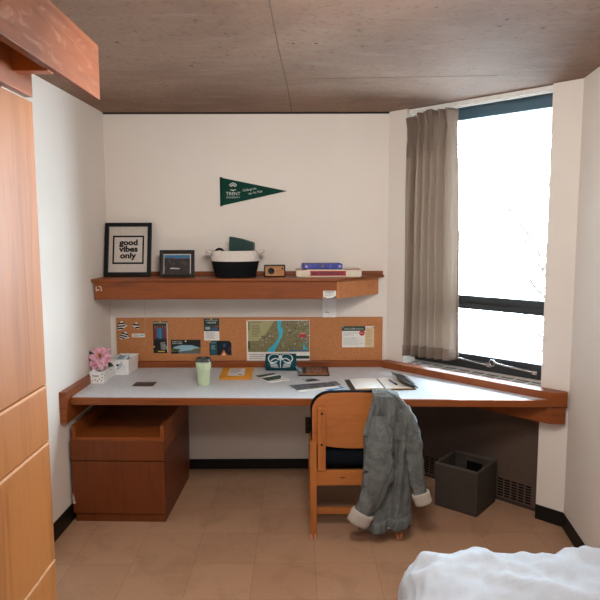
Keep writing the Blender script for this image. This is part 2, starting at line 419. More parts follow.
# ================================================================== CORKBOARD AND ITS PAPERS
cb = tag(MB().box(.043, 1.862, -.016, -.001, .775, 1.074, .002).build('corkboard', CORK), 'long brown corkboard on the wall between desk and shelf', 'corkboard')
CY = -.0162
def sheet(name, label, cat, x0, x1, z0, z1, base, tilt=0, y=CY, group=None, th=.0006):
    r = thing(name, label, cat, ((x0+x1)/2, y, (z0+z1)/2), (R(90), R(tilt), 0), group)
    w, h = x1-x0, z1-z0
    MB().box(-w/2, w/2, -h/2, h/2, 0, th).build('paper', base, r)
    return r, w, h, th
def P(r, th, w, h, name, items, **k):
    """printed patches: (u0,v0,u1,v1,material) rectangles or (points,material), v measured from the bottom"""
    mb = MB(); z = th+.0002
    for i, it in enumerate(items):
        mb.mat(it[-1]); zz = z+.00003*i
        if len(it) == 5:
            mb.poly([((it[0]-.5)*w, (it[1]-.5)*h, zz), ((it[2]-.5)*w, (it[1]-.5)*h, zz), ((it[2]-.5)*w, (it[3]-.5)*h, zz), ((it[0]-.5)*w, (it[3]-.5)*h, zz)])
        else: mb.poly([((u-.5)*w, (v-.5)*h, zz) for u, v in it[0]])
    return mb.build(name, None, r, **k)
def pins(r, w, h, pts, m, th=.0006):
    for u, v in pts:
        MB().lathe([(.0001, .001), (.0055, .001), (.0055, .0035), (.003, .005), (.0001, .005)], 10, M=Matrix.Translation(((u-.5)*w, (v-.5)*h, th))).build('push_pin', m, r)
YEL = plain('#d9b23a', .4); SKY = plain('#8fb7c6', .6); BRN = plain('#5b3a28', .7)
# leaf stickers
def leaf(name, label, x0, x1, z0, z1, tilt, n, dirx):
    r = thing(name, label, 'sticker', ((x0+x1)/2, CY, (z0+z1)/2), (R(90), R(tilt), 0), 'striped leaf stickers')
    w, h = x1-x0, z1-z0
    out = [(-.5, -.38), (-.42, .1), (-.15, .5), (.12, .42), (.34, .12), (.5, -.02), (.2, -.2), (-.05, -.42), (-.3, -.5)]
    fl_ = lambda k: [(u*k*w*dirx, v*k*h) for u, v in (out if dirx > 0 else out[::-1])]
    mb = MB(); mb.prism(fl_(1), 0, .0006); mb.build('paper', PAPER, r)
    st = MB()
    for i in range(n):
        v = -.40+i*.78/n; b = (.1, .30, .40, .22, .08)[int(i*5/n)]; a = -.44+.10*max(0, v)
        st.poly([(q[0]*w*dirx, q[1]*h, .0009) for q in ((a, v), (b, v+.06), (b-.03, v+.06+.46/n), (a+.02, v+.46/n))])
    st.poly([(q[0]*w*dirx, q[1]*h, .00092) for q in ((-.5, -.38), (-.46, -.38), (-.38, .1), (-.13, .45), (-.15, .5), (-.42, .1))])
    st.poly([(q[0]*w*dirx, q[1]*h, .00092) for q in ((.12, .42), (.1, .36), (.32, .08), (.5, -.02), (.34, .12))])
    st.build('stripes', BLACK, r, label='black stripes'); return r
leaf('leaf_sticker', 'black and white striped leaf sticker, upper left of the three', .048, .121, .988, 1.054, 0, 3, 1)
leaf('leaf_sticker', 'small dark striped leaf sticker, rightmost of the three', .152, .205, .996, 1.045, 0, 2, -1)
leaf('leaf_sticker', 'black and white striped leaf sticker, lowest of the three', .065, .133, .918, .981, 22, 3, 1)
r, w, h, th = sheet('paper_strip', 'small white paper strip pinned beside the striped leaf stickers', 'note', .148, .236, .94, .966, PAPER)
lines(MB(), -.4*w, .1*w, -.35*h, .35*h, 3, th+.0003).build('print', GREYINK, r); P(r, th, w, h, 'logo', [(.62, .35, .95, .75, SKY)])
s = MB().tube([(.245, -.024, 1.232), (.243, -.02, 1.1), (.239, -.0185, .95), (.238, -.0185, .88)], .0012, 5).build('string', plain('#c9b79c', .9)); tag(s, 'thin pale string hanging from the shelf over the corkboard', 'string')
# tall dark poster
r, w, h, th = sheet('poster', 'tall narrow dark leaflet with a row of people pinned on the corkboard', 'leaflet', .293, .393, .83, 1.05, plain('#17181c', .45))
ppl = []
for i, cc in enumerate(('#7d2c2a', '#2b6f9c', '#2f7fae', '#4c4a60', '#82323a')):
    u = .08+i*.17; ppl += [(u, .46+.02*(i % 2), u+.16, .78, plain(cc, .5)), (u+.04, .78, u+.11, .86, plain('#8f6a55', .5))]
P(r, th, w, h, 'photo_print', [(.0, .42, 1, .93, plain('#3a2f2c', .5))]+ppl+[(.0, .93, .9, .985, plain('#8f8a84', .5)), (.93, .02, 1, .96, plain('#b8b4ad', .5))])
t = MB()
for k, st in enumerate(('LIVE', 'LEARN', 'CAMPUS', 'TOGETHER')): text(t, st, .42*w, (-.2-.062*k)*h, .010, th+.0004, width=(.3, .34, .42, .5)[k]*w, align='LEFT', M=Matrix.Translation((-.42*w+.0*w, 0, 0)))
t.build('lettering', WHITE, r); P(r, th, w, h, 'footer', [(.3, .04, .78, .07, YEL)]); pins(r, w, h, [(.5, .985), (.06, .2)], YEL)
# wide postcard with a bridge
r, w, h, th = sheet('postcard', 'wide postcard of a dark bridge arch over a river on the corkboard', 'postcard', .413, .616, .826, .922, plain('#1c1d20', .45), group='postcards on the corkboard')
P(r, th, w, h, 'photo_print', [(.0, .0, 1, .62, SKY), ([(.0, .62), (.0, .3), (.12, .5), (.4, .64), (.7, .62), (1, .4), (1, .62)], plain('#2a2622', .5)), ([(0, .0), (1, .0), (1, .22), (.7, .26), (.3, .16), (0, .28)], plain('#5d6a70', .5)), ([(0, .2), (.22, .14), (.33, .3), (.2, .36), (0, .4)], plain('#46522f', .5)), ([(.62, .2), (1, .2), (1, .42), (.8, .36)], plain('#6e6532', .5)), (.0, .0, .25, .14, plain('#17181a', .5))])
text(text(MB(), 'YOUR STORY', -.46*w, .32*h, .008, th+.0005, align='LEFT'), 'STARTS HERE', -.46*w, .2*h, .008, th+.0005, align='LEFT').build('lettering', WHITE, r); pins(r, w, h, [(.5, .9)], WHITE)
# flyer with green heading
r, w, h, th = sheet('flyer', 'white flyer with dark green heading pinned above the campfire postcard', 'flyer', .641, .746, .917, 1.068, PAPER)
P(r, th, w, h, 'photo_print', [(.0, .66, 1, 1, DGREEN), (.0, .42, 1, .68, plain('#39424a', .5)), (.1, .5, .4, .62, plain('#9aa5a5', .5)), (.5, .45, .9, .58, plain('#315c7d', .5)), (.7, .6, 1, .68, plain('#7d4b39', .5))])
tt = text(text(MB(), 'COME AND DISCOVER', 0, .4*h, .006, th+.0005, width=.8*w), 'WELCOME', 0, .28*h, .011, th+.0005, width=.6*w); tt.build('lettering', WHITE, r)
lines(MB(), -.4*w, .42*w, -.42*h, -.12*h, 6, th+.0004, .3, 4).build('text_lines', GREYINK, r); pins(r, w, h, [(.5, .98)], YEL)
# campfire postcard
r, w, h, th = sheet('postcard', 'dark postcard with teal side panel and glowing campfire, below the green-headed flyer', 'postcard', .676, .827, .814, .914, plain('#131722', .45), group='postcards on the corkboard')
P(r, th, w, h, 'photo_print', [(.04, .0, .34, 1, TEAL), ([(.5, 0), (.84, 0), (.72, .2), (.66, .4), (.58, .22)], plain('#b4613a', .5)), ([(.56, 0), (.74, 0), (.66, .22)], plain('#f0c9a0', .5)), (.62, .55, .74, .8, plain('#2d4a78', .5)), (.86, .3, .98, .6, plain('#22304a', .5))])
text(lines(MB(), -.42*w, -.2*w, -.1*h, .2*h, 4, th+.0004, .3, 9), 'GATHER', -.31*w, .32*h, .008, th+.0004, width=.2*w).build('lettering', plain('#a9c4c8', .6), r); pins(r, w, h, [(.03, .93), (.98, .96)], YEL)
# campus map
mapm = m_mottle('map_ground', [(.3, '#5f5a38'), (.48, '#86805a'), (.6, '#6f6944'), (.75, '#9b9676')], 26)
r, w, h, th = sheet('map', 'large campus map with turquoise river pinned above the rolled teal blanket', 'map', .932, 1.363, .768, 1.056, PAPER)
P(r, th, w, h, 'map_print', [(.02, .235, .995, .985, mapm), ([(.02, .5), (.18, .5), (.3, .66), (.44, .985), (.02, .985)], plain('#a7a277', .6))])
rv = [(.49, .985), (.56, .985), (.54, .85), (.58, .76), (.565, .62), (.52, .5), (.47, .34), (.44, .235), (.32, .235), (.36, .32), (.45, .45), (.51, .58), (.515, .7), (.49, .82)]
mb = MB().mat(plain('#35b4cf', .6)); mb.poly([((u-.5)*w, (v-.5)*h, th+.0004) for u, v in rv[::-1]])
mb.poly([((u-.5)*w, (v-.5)*h, th+.0004) for u, v in [(.9, .29), (.97, .29), (.97, .33), (.925, .33), (.925, .46), (.9, .46)]])
mb.build('river_print', None, r, label='turquoise river')
mb = MB(); rr = random.Random(3)
def near_r(u, v): return abs(u-(.53 if v > .5 else .38+.26*(v-.2)/.3*.55)) < .07
for k in range(190):
    u, v = rr.uniform(.22, .98), rr.uniform(.27, .95)
    if near_r(u, v) or (u < .42 and v > .62): continue
    if v < .5 and rr.random() < .5: continue
    a, b_ = rr.uniform(.008, .026), rr.uniform(.012, .045); mb.mat(plain(rr.choice(['#b9b4a8', '#8f8f93', '#5c4a48', '#a7a4aa', '#55585e']), .6))
    mb.poly([((u-.5)*w, (v-.5)*h, th+.0005), ((u+a-.5)*w, (v+.004-.5)*h, th+.0005), ((u+a-.5)*w, (v+b_-.5)*h, th+.0005), ((u-.5)*w, (v+b_-.5)*h, th+.0005)])
mb.build('building_print', None, r)
P(r, th+.0004, w, h, 'badge_print', [(.835, .58, .94, .66, plain('#b7352f', .6)), (.85, .66, .92, .7, plain('#c98b7d', .6)), (.66, .255, .97, .28, plain('#2d6d9d', .6)), (.78, .07, .995, .14, DGREEN), (.02, .3, .045, .5, plain('#37382f', .6)), (.03, .75, .045, .95, plain('#55563f', .6))])
text(MB(), 'CAMPUS MAP', -.44*w, .435*h, .009, th+.0006, align='LEFT').build('lettering', INK, r)
lines(MB(), -.42*w, -.28*w, .1*h, .4*h, 8, th+.0006, .22, 5).build('text_lines', INK, r)
lines(MB(), -.46*w, -.2*w, -.44*h, -.3*h, 3, th+.0006, .22, 6).build('text_lines', INK, r)
pins(r, w, h, [(.02, .98)], plain('#e08b2c', .4)); pins(r, w, h, [(.985, .98)], plain('#b35a86', .4))
# notice
r, w, h, th = sheet('notice', 'white and beige notice with dark green heading and red badge on the corkboard', 'notice', 1.585, 1.805, .865, 1.012, PAPER)
P(r, th, w, h, 'panel_print', [(.71, .0, 1, .95, plain('#d8c39c', .7)), (.0, .78, .72, 1, plain('#1d4438', .6))])
mb = MB(); mb.poly([((.62-.5)*w+.019*cos(a), (.68-.5)*h+.019*sin(a), th+.0006) for a in [2*pi*k/20 for k in range(20)]]); mb.build('badge_print', plain('#b5382f', .6), r, label='red round badge')
text(MB(), 'LOCAL GUIDE to the area', -.14*w, .345*h, .011, th+.0006, width=.6*w).build('lettering', WHITE, r); text(MB(), 'new', .12*w, .15*h, .01, th+.0008, width=.1*w).build('lettering', WHITE, r)
tl = lines(MB(), -.46*w, .06*w, .05*h, .24*h, 4, th+.0005, .25, 2); lines(tl, -.46*w, .18*w, -.4*h, -.02*h, 8, th+.0005, .25, 8); tl.build('text_lines', plain('#9fb0b4', .7), r)
lines(MB(), .24*w, .46*w, -.42*h, .4*h, 12, th+.0005, .25, 11).build('text_lines', plain('#9a8560', .7), r); pins(r, w, h, [(.03, .97), (.98, .93)], plain('#49a9b5', .4))

# ---- pennant on the wall
pn = thing('pennant', 'dark green felt pennant with white university lettering on the back wall', 'pennant', (.767, -.004, 1.922), (R(90), 0, 0))
MB().prism([(0, -.094), (.446, .003), (0, .094)], 0, .003, .0008).build('flag', GREEN, pn)
MB().box(-.002, .014, -.096, .096, -.0005, .0045, .001).build('header_band', m_fabric('dark_green_band', '#0e2f27', '#123a30', 200), pn)
WP = plain('#cfd6d2', .7)
text(MB(), 'TRENT', .086, -.024, .022, .0034, width=.096).build('lettering', WP, pn)
text(MB(), 'UNIVERSITY', .086, -.043, .010, .0034, width=.092).build('lettering', WP, pn)
cr = MB()
for a in (-64, -34, 0, 34, 64):
    d = R(a); rad = .019 if abs(a) < 40 else .016
    cx, cy = .076+.013*sin(d), .021+.013*cos(d)
    cr.rings([[(cx+k*(.0052*cos(q)*cos(d)+.009*sin(q)*sin(d)), cy+k*(-.0052*cos(q)*sin(d)+.009*sin(q)*cos(d)), .0034) for q in [2*pi*i/12 for i in range(12)]] for k in (.42, 1)], True, False, False)
cr.prism([(.058, .008), (.066, .002), (.076, .000), (.086, .002), (.094, .008), (.086, .006), (.076, .005), (.066, .006)], .0032, .0036)
cro = cr.build('crest', WP, pn); cro.scale = (1.3, 1.3, 1); cro.location = (.086-.076*1.3, .006, 0)
M15 = Matrix.Translation((.198, 0, 0)) @ Matrix.Rotation(R(9), 4, 'Z')
cur = MB(); text(cur, 'Challenge the', .0, .008, .015, .0034, width=.094, shear=.35, M=M15); text(cur, 'way You Think', .036, -.018, .015, .0034, width=.094, shear=.35, M=M15)
cur.build('lettering', WP, pn, label='handwritten-style slogan')

# ================================================================== THINGS ON THE SHELF
ZS = 1.3634
a = math.asin(.075/.362)
gv = thing('picture_frame', 'large black picture frame reading good vibes only, leaning at the left end of the shelf', 'picture frame', (.158, -.102, ZS), (R(90)-a, 0, 0))
fw, fh = .308, .358
MB().box(-fw/2, -fw/2+.025, 0, fh, 0, .02, .002).box(fw/2-.025, fw/2, 0, fh, 0, .02, .002).box(-fw/2+.024, fw/2-.024, 0, .026, 0, .02, .002).box(-fw/2+.024, fw/2-.024, fh-.024, fh, 0, .02, .002).build('frame', BLACK, gv)
MB().box(-fw/2+.01, fw/2-.01, .01, fh-.01, .001, .005).build('backing_sheet', plain('#c9c0b8', .6), gv)
q = MB()
for aa in ((-.104, -.093, .084, .27), (.093, .104, .084, .27), (-.104, .104, .082, .094), (-.104, .104, .262, .274)): q.box(aa[0], aa[1], aa[2], aa[3], .005, .0056)
q.build('printed_border', BLACK, gv)
q = MB()
for st, y, ww_ in (('good', .210, .124), ('vibes', .166, .126), ('only', .122, .108)): text(q, st, 0, y, .036, .0056, width=ww_, bold=.045)
q.build('lettering', BLACK, gv)
# landscape photo frame
a = math.asin(.03/.175)
lf = thing('picture_frame', 'small black photo frame with a dark landscape photograph on the shelf', 'picture frame', (.494, -.15, ZS), (R(90)-a, 0, 0))
fw, fh = .228, .175
MB().box(-fw/2, -fw/2+.018, 0, fh, 0, .016, .002).box(fw/2-.018, fw/2, 0, fh, 0, .016, .002).box(-fw/2+.017, fw/2-.017, 0, .018, 0, .016, .002).box(-fw/2+.017, fw/2-.017, fh-.018, fh, 0, .016, .002).build('frame', plain('#120f0d', .4), lf)
MB().box(-fw/2+.008, fw/2-.008, .008, fh-.008, .001, .004).build('mat_board', plain('#5a4234', .7), lf)
q = MB().mat(m_mottle('dark_land', [(.3, '#120f11'), (.55, '#302826'), (.75, '#5b4a40')], 34)); x_ = .088
q.poly([(-x_, .02, .0046), (x_, .02, .0046), (x_, .145, .0046), (-x_, .145, .0046)])
q.mat(plain('#2f6f9c', .5)); q.poly([(-x_, .122, .0048), (-.04, .126, .0048), (.0, .118, .0048), (.05, .124, .0048), (x_, .118, .0048), (x_, .145, .0048), (-x_, .145, .0048)])
q.mat(plain('#6b4a48', .5)); q.poly([(-.06, .118, .005), (-.02, .128, .005), (-.01, .118, .005)]); q.poly([(.02, .116, .005), (.045, .128, .005), (.07, .118, .005)])
q.mat(plain('#c9c2ba', .5)); q.poly([(-.05, .052, .005), (.012, .05, .005), (.02, .056, .005), (-.04, .06, .005)])
q.mat(plain('#e0dcd5', .5)); q.poly([(-x_, .018, .005), (-x_+.003, .018, .005), (-x_+.003, .145, .005), (-x_, .145, .005)]); q.poly([(x_-.004, .018, .005), (x_, .018, .005), (x_, .145, .005), (x_-.004, .145, .005)]); q.poly([(-x_, .144, .005), (x_, .144, .005), (x_, .148, .005), (-x_, .148, .005)])
q.build('photograph', None, lf)
MB().box(-.025, .025, .02, .1, -.012, 0, .002, M=Matrix.Rotation(R(-8), 4, 'X')).build('easel_back', DARK, lf)
# rope basket
rb = thing('rope_basket', 'oval rope basket, white above and black below, in the middle of the shelf', 'basket', (.878, -.165, ZS))
def coil(z0, z1, r0, r1, n, dz):
    pr = []
    for i in range(n):
        for k in range(5):
            t_ = (i+k/5)/n; zz = z0+(z1-z0)*t_; rr_ = r0+(r1-r0)*t_+.0028*sin(pi*k/5); pr.append((rr_, zz))
    return pr
rad = lambda z: .128+.028*min(1, z/.12)
MB().lathe([(.001, .0), (.12, .0)]+coil(.0, .104, .129, .153, 11, 0)+[(.146, .104)]+[(.12, .006), (.001, .006)], 48, 1, .8, caps=False).build('lower_body', m_rope('#101113', '#1b1d20'), rb)
up = MB().lathe(coil(.104, .172, .153, .158, 7, 0)+[(.15, .172), (.146, .104)], 48, 1, .8, caps=False)
up.build('upper_body', m_rope('#cfc6bd', '#e3dcd4'), rb)
for s in (-1, 1):
    MB().tube([(s*.150, -.055, .160), (s*.176, -.035, .166), (s*.184, 0, .167), (s*.176, .035, .166), (s*.150, .055, .160)], .011, 8).build('handle', m_rope('#cfc6bd', '#e3dcd4'), rb)
gb = MB().prism([(-.085, 0), (.08, 0), (.078, .215), (.0, .24), (-.078, .255)], -.035, .035, .004, M=Matrix.Rotation(R(90), 4, 'X'))
g = tag(gb.build('gift_box', m_mottle('dark_green_card', [(.3, '#0f2f2c'), (.7, '#173f3b')], 14)), 'dark green card box sticking out of the rope basket', 'box'); g.location = (.922, -.15, ZS+.007); g.rotation_euler = (0, 0, R(-6))
sg = MB()
sg.tube([(.06*cos(t_)*.5, 0, .035*sin(t_)) for t_ in [pi*k/10 for k in range(11)]], .008, 8)
sg.tube([(.03, 0, 0), (.04, .01, -.03), (.042, .02, -.06)], .006, 6)
sg.tube([(-.03, 0, 0), (-.04, .01, -.05), (-.03, .02, -.1), (-.01, .02, -.14)], .006, 6)
g = tag(sg.build('headphones', BLACK), 'black headband poking out of the left side of the rope basket', 'headphones'); g.location = (.775, -.16, ZS+.147)
# radio
rd = thing('radio', 'small black radio speaker with bamboo front, right of the rope basket', 'radio', (1.134, -.2, ZS), (0, 0, R(2)))
MB().box(-.069, .069, 0, .06, 0, .078, .006).build('case', BLACK, rd)
MB().box(-.062, .062, -.002, .004, .007, .071, .004).build('front_plate', wood('bamboo', '#b98351', '#a06c3c', 'x', .5), rd)
M = Matrix.Translation((-.022, -.0025, .04)) @ Matrix.Rotation(R(90), 4, 'X')
MB().lathe([(.001, -.002), (.021, -.002), (.021, .002), (.017, .003), (.012, .0005), (.001, .0005)], 24, M=M).build('speaker_cone', plain('#17181a', .6), rd, label='round black speaker')
k_ = MB()
for i in range(5): k_.box(.018+i*.007, .020+i*.007, -.0028, -.001, .036+.004*(i % 2), .048)
k_.box(.014, .05, -.0028, -.001, .026, .0275).build('dial_marks', DARK, rd)
MB().lathe([(.001, 0), (.006, 0), (.006, .003), (.001, .003)], 12, M=Matrix.Translation((.05, -.002, .055)) @ Matrix.Rotation(R(90), 4, 'X')).build('knob', BLACK, rd)
# board games
mg = thing('board_game_box', 'cream and red board game box reading MONOPOLY lying on the shelf', 'game box', (1.482, -.235, ZS), (0, 0, 0), 'board game boxes on the shelf')
MB().box(-.205, .205, .002, .21, 0, .044, .002).build('box_base', plain('#cdbfa9', .6), mg)
MB().box(-.21, .21, 0, .214, .006, .05, .002).build('lid', plain('#d8cdb9', .6), mg)
MB().box(-.118, .11, -.001, .002, .010, .041).build('title_panel', plain('#b02630', .5), mg, label='red title panel')
text(MB(), 'MONOPOLY', -.004, -.0, .020, 0, width=.205, bold=.03, M=Matrix.Translation((0, -.0014, .0155)) @ Matrix.Rotation(R(90), 4, 'X')).build('lettering', plain('#3c3a4a', .5), mg)
MB().box(-.21, -.14, .0, .002, .046, .0505).build('red_trim', plain('#b02630', .5), mg)
MB().box(.11, .2, .0, .002, .046, .0505).build('red_trim', plain('#b02630', .5), mg)
bg = thing('board_game_box', 'flat blue game box lying on top of the cream and red one', 'game box', (1.443, -.225, ZS+.0505), (0, 0, R(2)), 'board game boxes on the shelf')
MB().box(-.125, .125, 0, .18, 0, .02, .002).build('box_base', plain('#2d2f5e', .5), bg)
MB().box(-.128, .128, -.003, .183, .004, .034, .002).build('lid', m_mottle('blue_lid_print', [(.3, '#2c2f7a'), (.55, '#3d47a0'), (.75, '#6a6fc0')], 30), bg)
for x_, cc in ((-.105, '#b8a9c8'), (.0, '#7c6a66'), (.11, '#a8a0c8')):
    MB().box(x_-.008, x_+.008, -.004, -.002, .012, .026).build('picture_print', plain(cc, .5), bg)
# sticker under the shelf edge and wireless unit
r, w, h, th = sheet('sticker', 'small white notice sticker on the front board of the shelf', 'sticker', 1.443, 1.524, 1.236, 1.284, PAPER, y=-.3125)
P(r, th, w, h, 'panel_print', [([(.55, .02), (.98, .02), (.98, .4), (.8, .12)], TEAL), (.1, .8, .86, .9, plain('#2e5a55', .6)), (.03, .04, .2, .16, TEAL)]); lines(MB(), -.4*w, .38*w, -.2*h, .26*h, 4, th+.0004, .3).build('text_lines', GREYINK, r)
ap = thing('wireless_unit', 'white plastic wireless unit on the wall under the shelf', 'wireless unit', (1.497, 0, 1.075))
MB().box(-.047, .047, -.034, -.001, 0, .176, .007).build('case', plain('#f1efec', .4), ap)
MB().box(-.02, .015, -.037, -.033, .158, .17, .002).build('port_slot', plain('#7d7b78', .5), ap)
text(MB(), 'a', 0, 0, .004, 0, M=Matrix.Translation((-.02, -.0345, .035)) @ Matrix.Rotation(R(90), 4, 'X')).box(-.03, -.002, -.0346, -.0338, .034, .039).build('logo', GREYINK, ap)

# ================================================================== THINGS ON THE DESK
Z = ZD+.0004
# flower planter tin
pt = thing('planter_tin', 'white printed oblong tin holding the pink flower at the left of the desk', 'planter', (.056, -.325, Z), (0, 0, R(-1)))
L0, L1, W0, W1, hh = .155, .16, .040, .043, .074
def tray(mb, l0, l1, w0, w1, h, t=.003, ns=8):
    def rect(l, w_, z): return [(-w_, -l, z), (w_, -l, z), (w_, l, z), (-w_, l, z)]
    mb.rings([rect(l0-t, w0-t, t), rect(l0, w0, 0), rect(l1, w1, h), rect(l1-t, w1-t, h), rect(l0-t, w0-t, t)][1:4]+[rect(l0-t, w0-t, t)], True, False, False)
    mb.poly(rect(l0, w0, 0)[::-1]); mb.poly(rect(l0-t, w0-t, t)); return mb
tray(MB(), L0, L1, W0, W1, hh).build('tin', plain('#eeece9', .4), pt)
mk = MB(); rr = random.Random(5)
for k in range(9):
    yy, zz = -.14+.033*k, rr.uniform(.012, .06); d = .0506+.0*zz
    xx = W0+(W1-W0)*zz/hh+.0006
    mk.poly([(xx, yy, zz), (xx, yy+.009, zz+.002), (xx, yy+.007, zz+.009), (xx, yy-.001, zz+.006)])
for k, (xx, zz) in enumerate(((-.03, .014), (.0, .012), (.026, .016), (.03, .056), (.031, .034), (-.012, .02), (.012, .024))):
    yy = -(L0+(L1-L0)*zz/hh)-.0006
    mk.poly([(xx, yy, zz), (xx+.008, yy, zz+.001), (xx+.006, yy, zz+.007), (xx, yy, zz+.006)])
mk.build('printed_marks', INK, pt)
text(MB(), 'fresh', -.008, 0, .014, 0, width=.04, bold=.02, shear=.2, M=Matrix.Translation((0, -.1585, .042)) @ Matrix.Rotation(R(90), 4, 'X')).build('lettering', plain('#3a3c3e', .6), pt)
st = MB()
tube_ = [(.0, -.155, .07), (.0, -.158, .077), (.0, -.155, .082)]
MB().prism([(-.026, -.0), (-.008, .0), (-.008, .016), (-.026, .016)], -.001, .001, M=Matrix.Translation((-.0, -.15, .068)) @ Matrix.Rotation(R(80), 4, 'X')).build('paper_tag', WHITE, pt)
# flower
fl = thing('flower', 'pink artificial flower with dark leaves standing in the white printed tin', 'flower', (.046, -.385, Z+.004))
st = MB().tube([(.0, .03, .0), (.0, .02, .06), (.002, -.004, .125)], .0035, 6); st.build('stem', plain('#3c5a34', .6), fl)
PINK = m_mottle('pink_petal', [(.3, '#d488a4'), (.5, '#e4b0c1'), (.7, '#f2dbe1')], 45, 3, .3, .6, .2)
C0 = Vector((.002, -.006, .142)); face = Vector((.15, -.75, .55)).normalized(); ax1 = face.cross(Vector((0, 0, 1))).normalized(); ax2 = ax1.cross(face)
def petal(ang, L, wd, lift, tip, name='petal'):
    d = ax1*cos(ang)+ax2*sin(ang); sd = face.cross(d).normalized(); mb = MB()
    def f(u, v):
        x_ = (u-.5)*2; wv = wd*(max(0, sin(pi*min(1, .12+v*.86)))**.55)*(1-.15*v)
        return C0 + d*(L*v) + sd*(x_*wv) + face*(lift*v + tip*v*v + .25*wv*x_*x_ + .004*sin(5*v+3*x_))
    mb.grid(f, 6, 8).build(name, PINK, fl)
pr_ = random.Random(17)
for i in range(11): petal(2*pi*i/11+pr_.uniform(-.2, .2), .078*pr_.uniform(.85, 1.08), .027, .006+pr_.uniform(-.008, .012), -.026+pr_.uniform(-.014, .008))
for i in range(10): petal(2*pi*i/10+.45+pr_.uniform(-.2, .2), .062*pr_.uniform(.85, 1.1), .024, .024+pr_.uniform(-.008, .012), -.012+pr_.uniform(-.014, .008))
for i in range(6): petal(2*pi*i/6, .032, .011, .036, .002)
sm = MB()
for i in range(9):
    a_ = 2*pi*i/9; sm.tube([C0+face*.005, C0+face*.03+(ax1*cos(a_)+ax2*sin(a_))*.010, C0+face*.04+(ax1*cos(a_)+ax2*sin(a_))*.018], .0016, 5)
sm.build('stamens', plain('#c9923f', .6), fl)
for k, (p0, p1) in enumerate((((-.02, .02, .12), (-.058, -.03, .185)), ((.03, .02, .1), (.085, -.005, .085)), ((-.02, .01, .1), (-.055, -.03, .125)))):
    a_, b_ = Vector(p0), Vector(p1); d = (b_-a_); sd = d.cross(Vector((0, -1, .2))).normalized()
    MB().grid(lambda u, v: a_+d*v+sd*((u-.5)*.03*sin(pi*min(1, .05+v*.95)))+Vector((0, -.006*sin(pi*v), 0)), 4, 6).build('leaf', plain('#3a4a35', .6), fl)
# slatted plastic basket
bk = thing('plastic_basket', 'white plastic storage basket with handle hole behind the pink flower', 'basket', (.133, -.158, Z), (0, 0, R(-3)))
L0, L1, W0, W1, hh = .093, .1, .056, .061, .1
tray(MB(), L0, L1, W0, W1, hh).build('body', plain('#f0efed', .35), bk)
MB().box(-W1-.004, W1+.004, -L1-.004, -L1+.003, hh-.006, hh+.001, .001).box(-W1-.004, W1+.004, L1-.003, L1+.004, hh-.006, hh+.001, .001).box(-W1-.004, -W1+.003, -L1, L1, hh-.006, hh+.001, .001).box(W1-.003, W1+.004, -L1, L1, hh-.006, hh+.001, .001).build('rim', plain('#f2f1ef', .35), bk)
yy = -(L0+(L1-L0)*.7)-.0012
mh = MB(); mh.rings([[(-.008+.014*cos(t_), yy+dy, .063+.008*sin(t_)) for t_ in [2*pi*k/16 for k in range(16)]] for dy in (-.001, .002)], True, True, False)
mh.build('handle_hole', BLACK, bk, label='dark oval handle hole')
dots = MB()
for i in range(8):
    for j in range(5):
        zz = .012+j*.011; y0_ = -(L0+(L1-L0)*zz/hh)-.0008
        dots.poly([(-.042+i*.011, y0_, zz), (-.037+i*.011, y0_, zz), (-.037+i*.011, y0_, zz+.004), (-.042+i*.011, y0_, zz+.004)])
dots.build('perforations', plain('#b9b7b3', .5), bk)
bl = m_fabric('grey_blue_cloth', '#7b8b9a', '#a9b6c2', 60)
tag(MB().rbox((.105, -.11, Z+.052), (.07, .1, .09), .03, 8, .022, 38).build('cloth_bundle', bl), 'crumpled grey-blue cloth in the white plastic basket', 'cloth')
tag(MB().box(.148, .182, -.225, -.09, Z+.005, Z+.072, .004).build('dark_case', plain('#2d2522', .5)), 'dark brown case lying inside the white plastic basket', 'case')
sk = thing('card_strip', 'pale blue patterned card strip leaning between the tin and plastic basket', 'card', (.109, -.265, Z+.03), (0, R(37), R(14)))
MB().box(-.009, .009, -.001, .001, -.0, .135, .0004).build('strip', plain('#c7d3da', .5), sk)
q = MB()
for i in range(9):
    q.box(-.007, -.002, -.0016, -.0008, .012+i*.013, .018+i*.013); q.box(.002, .007, -.0016, -.0008, .018+i*.013, .024+i*.013)
q.build('printed_marks', plain('#6f8592', .6), sk)
# dark photo flat on desk
ph = thing('photo_card', 'small dark photo card lying flat near the left of the desk', 'photo', (.348, -.5, Z), (0, 0, R(-1)))
MB().box(-.064, .064, -.054, .054, 0, .0008).build('card', plain('#272320', .35, .5), ph)
q = MB().mat(plain('#4b423c', .4)); q.poly([(-.058, .0, .0011), (.058, -.008, .0011), (.058, .02, .0011), (-.058, .03, .0011)]); q.mat(plain('#6a6a70', .4)); q.poly([(-.058, .032, .0011), (.058, .03, .0011), (.058, .048, .0011), (-.058, .048, .0011)]); q.build('photo_print', None, ph)
# tumbler
tb = thing('tumbler', 'mint green insulated tumbler with clear lid standing on the desk', 'tumbler', (.713, -.525, Z))
MINT = plain('#b9c7a4', .35, .45)
MB().lathe([(.001, 0), (.035, 0), (.0375, .003), (.0385, .05), (.040, .094), (.044, .098), (.0455, .104), (.047, .140), (.0455, .144), (.042, .144), (.040, .1), (.036, .006), (.001, .006)], 36, caps=False).build('cup', MINT, tb)
MB().lathe([(.001, .150), (.040, .150), (.043, .146), (.0455, .1445), (.0465, .150), (.0465, .163), (.044, .166), (.038, .166), (.036, .160), (.001, .160)], 36, caps=False).build('lid', plain('#3c3f40', .2, .6), tb, label='smoky plastic lid')
MB().lathe([(.0458, .1432), (.0476, .1436), (.0476, .1475), (.0458, .148)], 36, caps=False).build('rim', STEEL, tb, label='steel rim')
MB().box(-.012, .012, -.034, .006, .1655, .172, .003).build('lid_slider', plain('#55585a', .2, .6), tb)
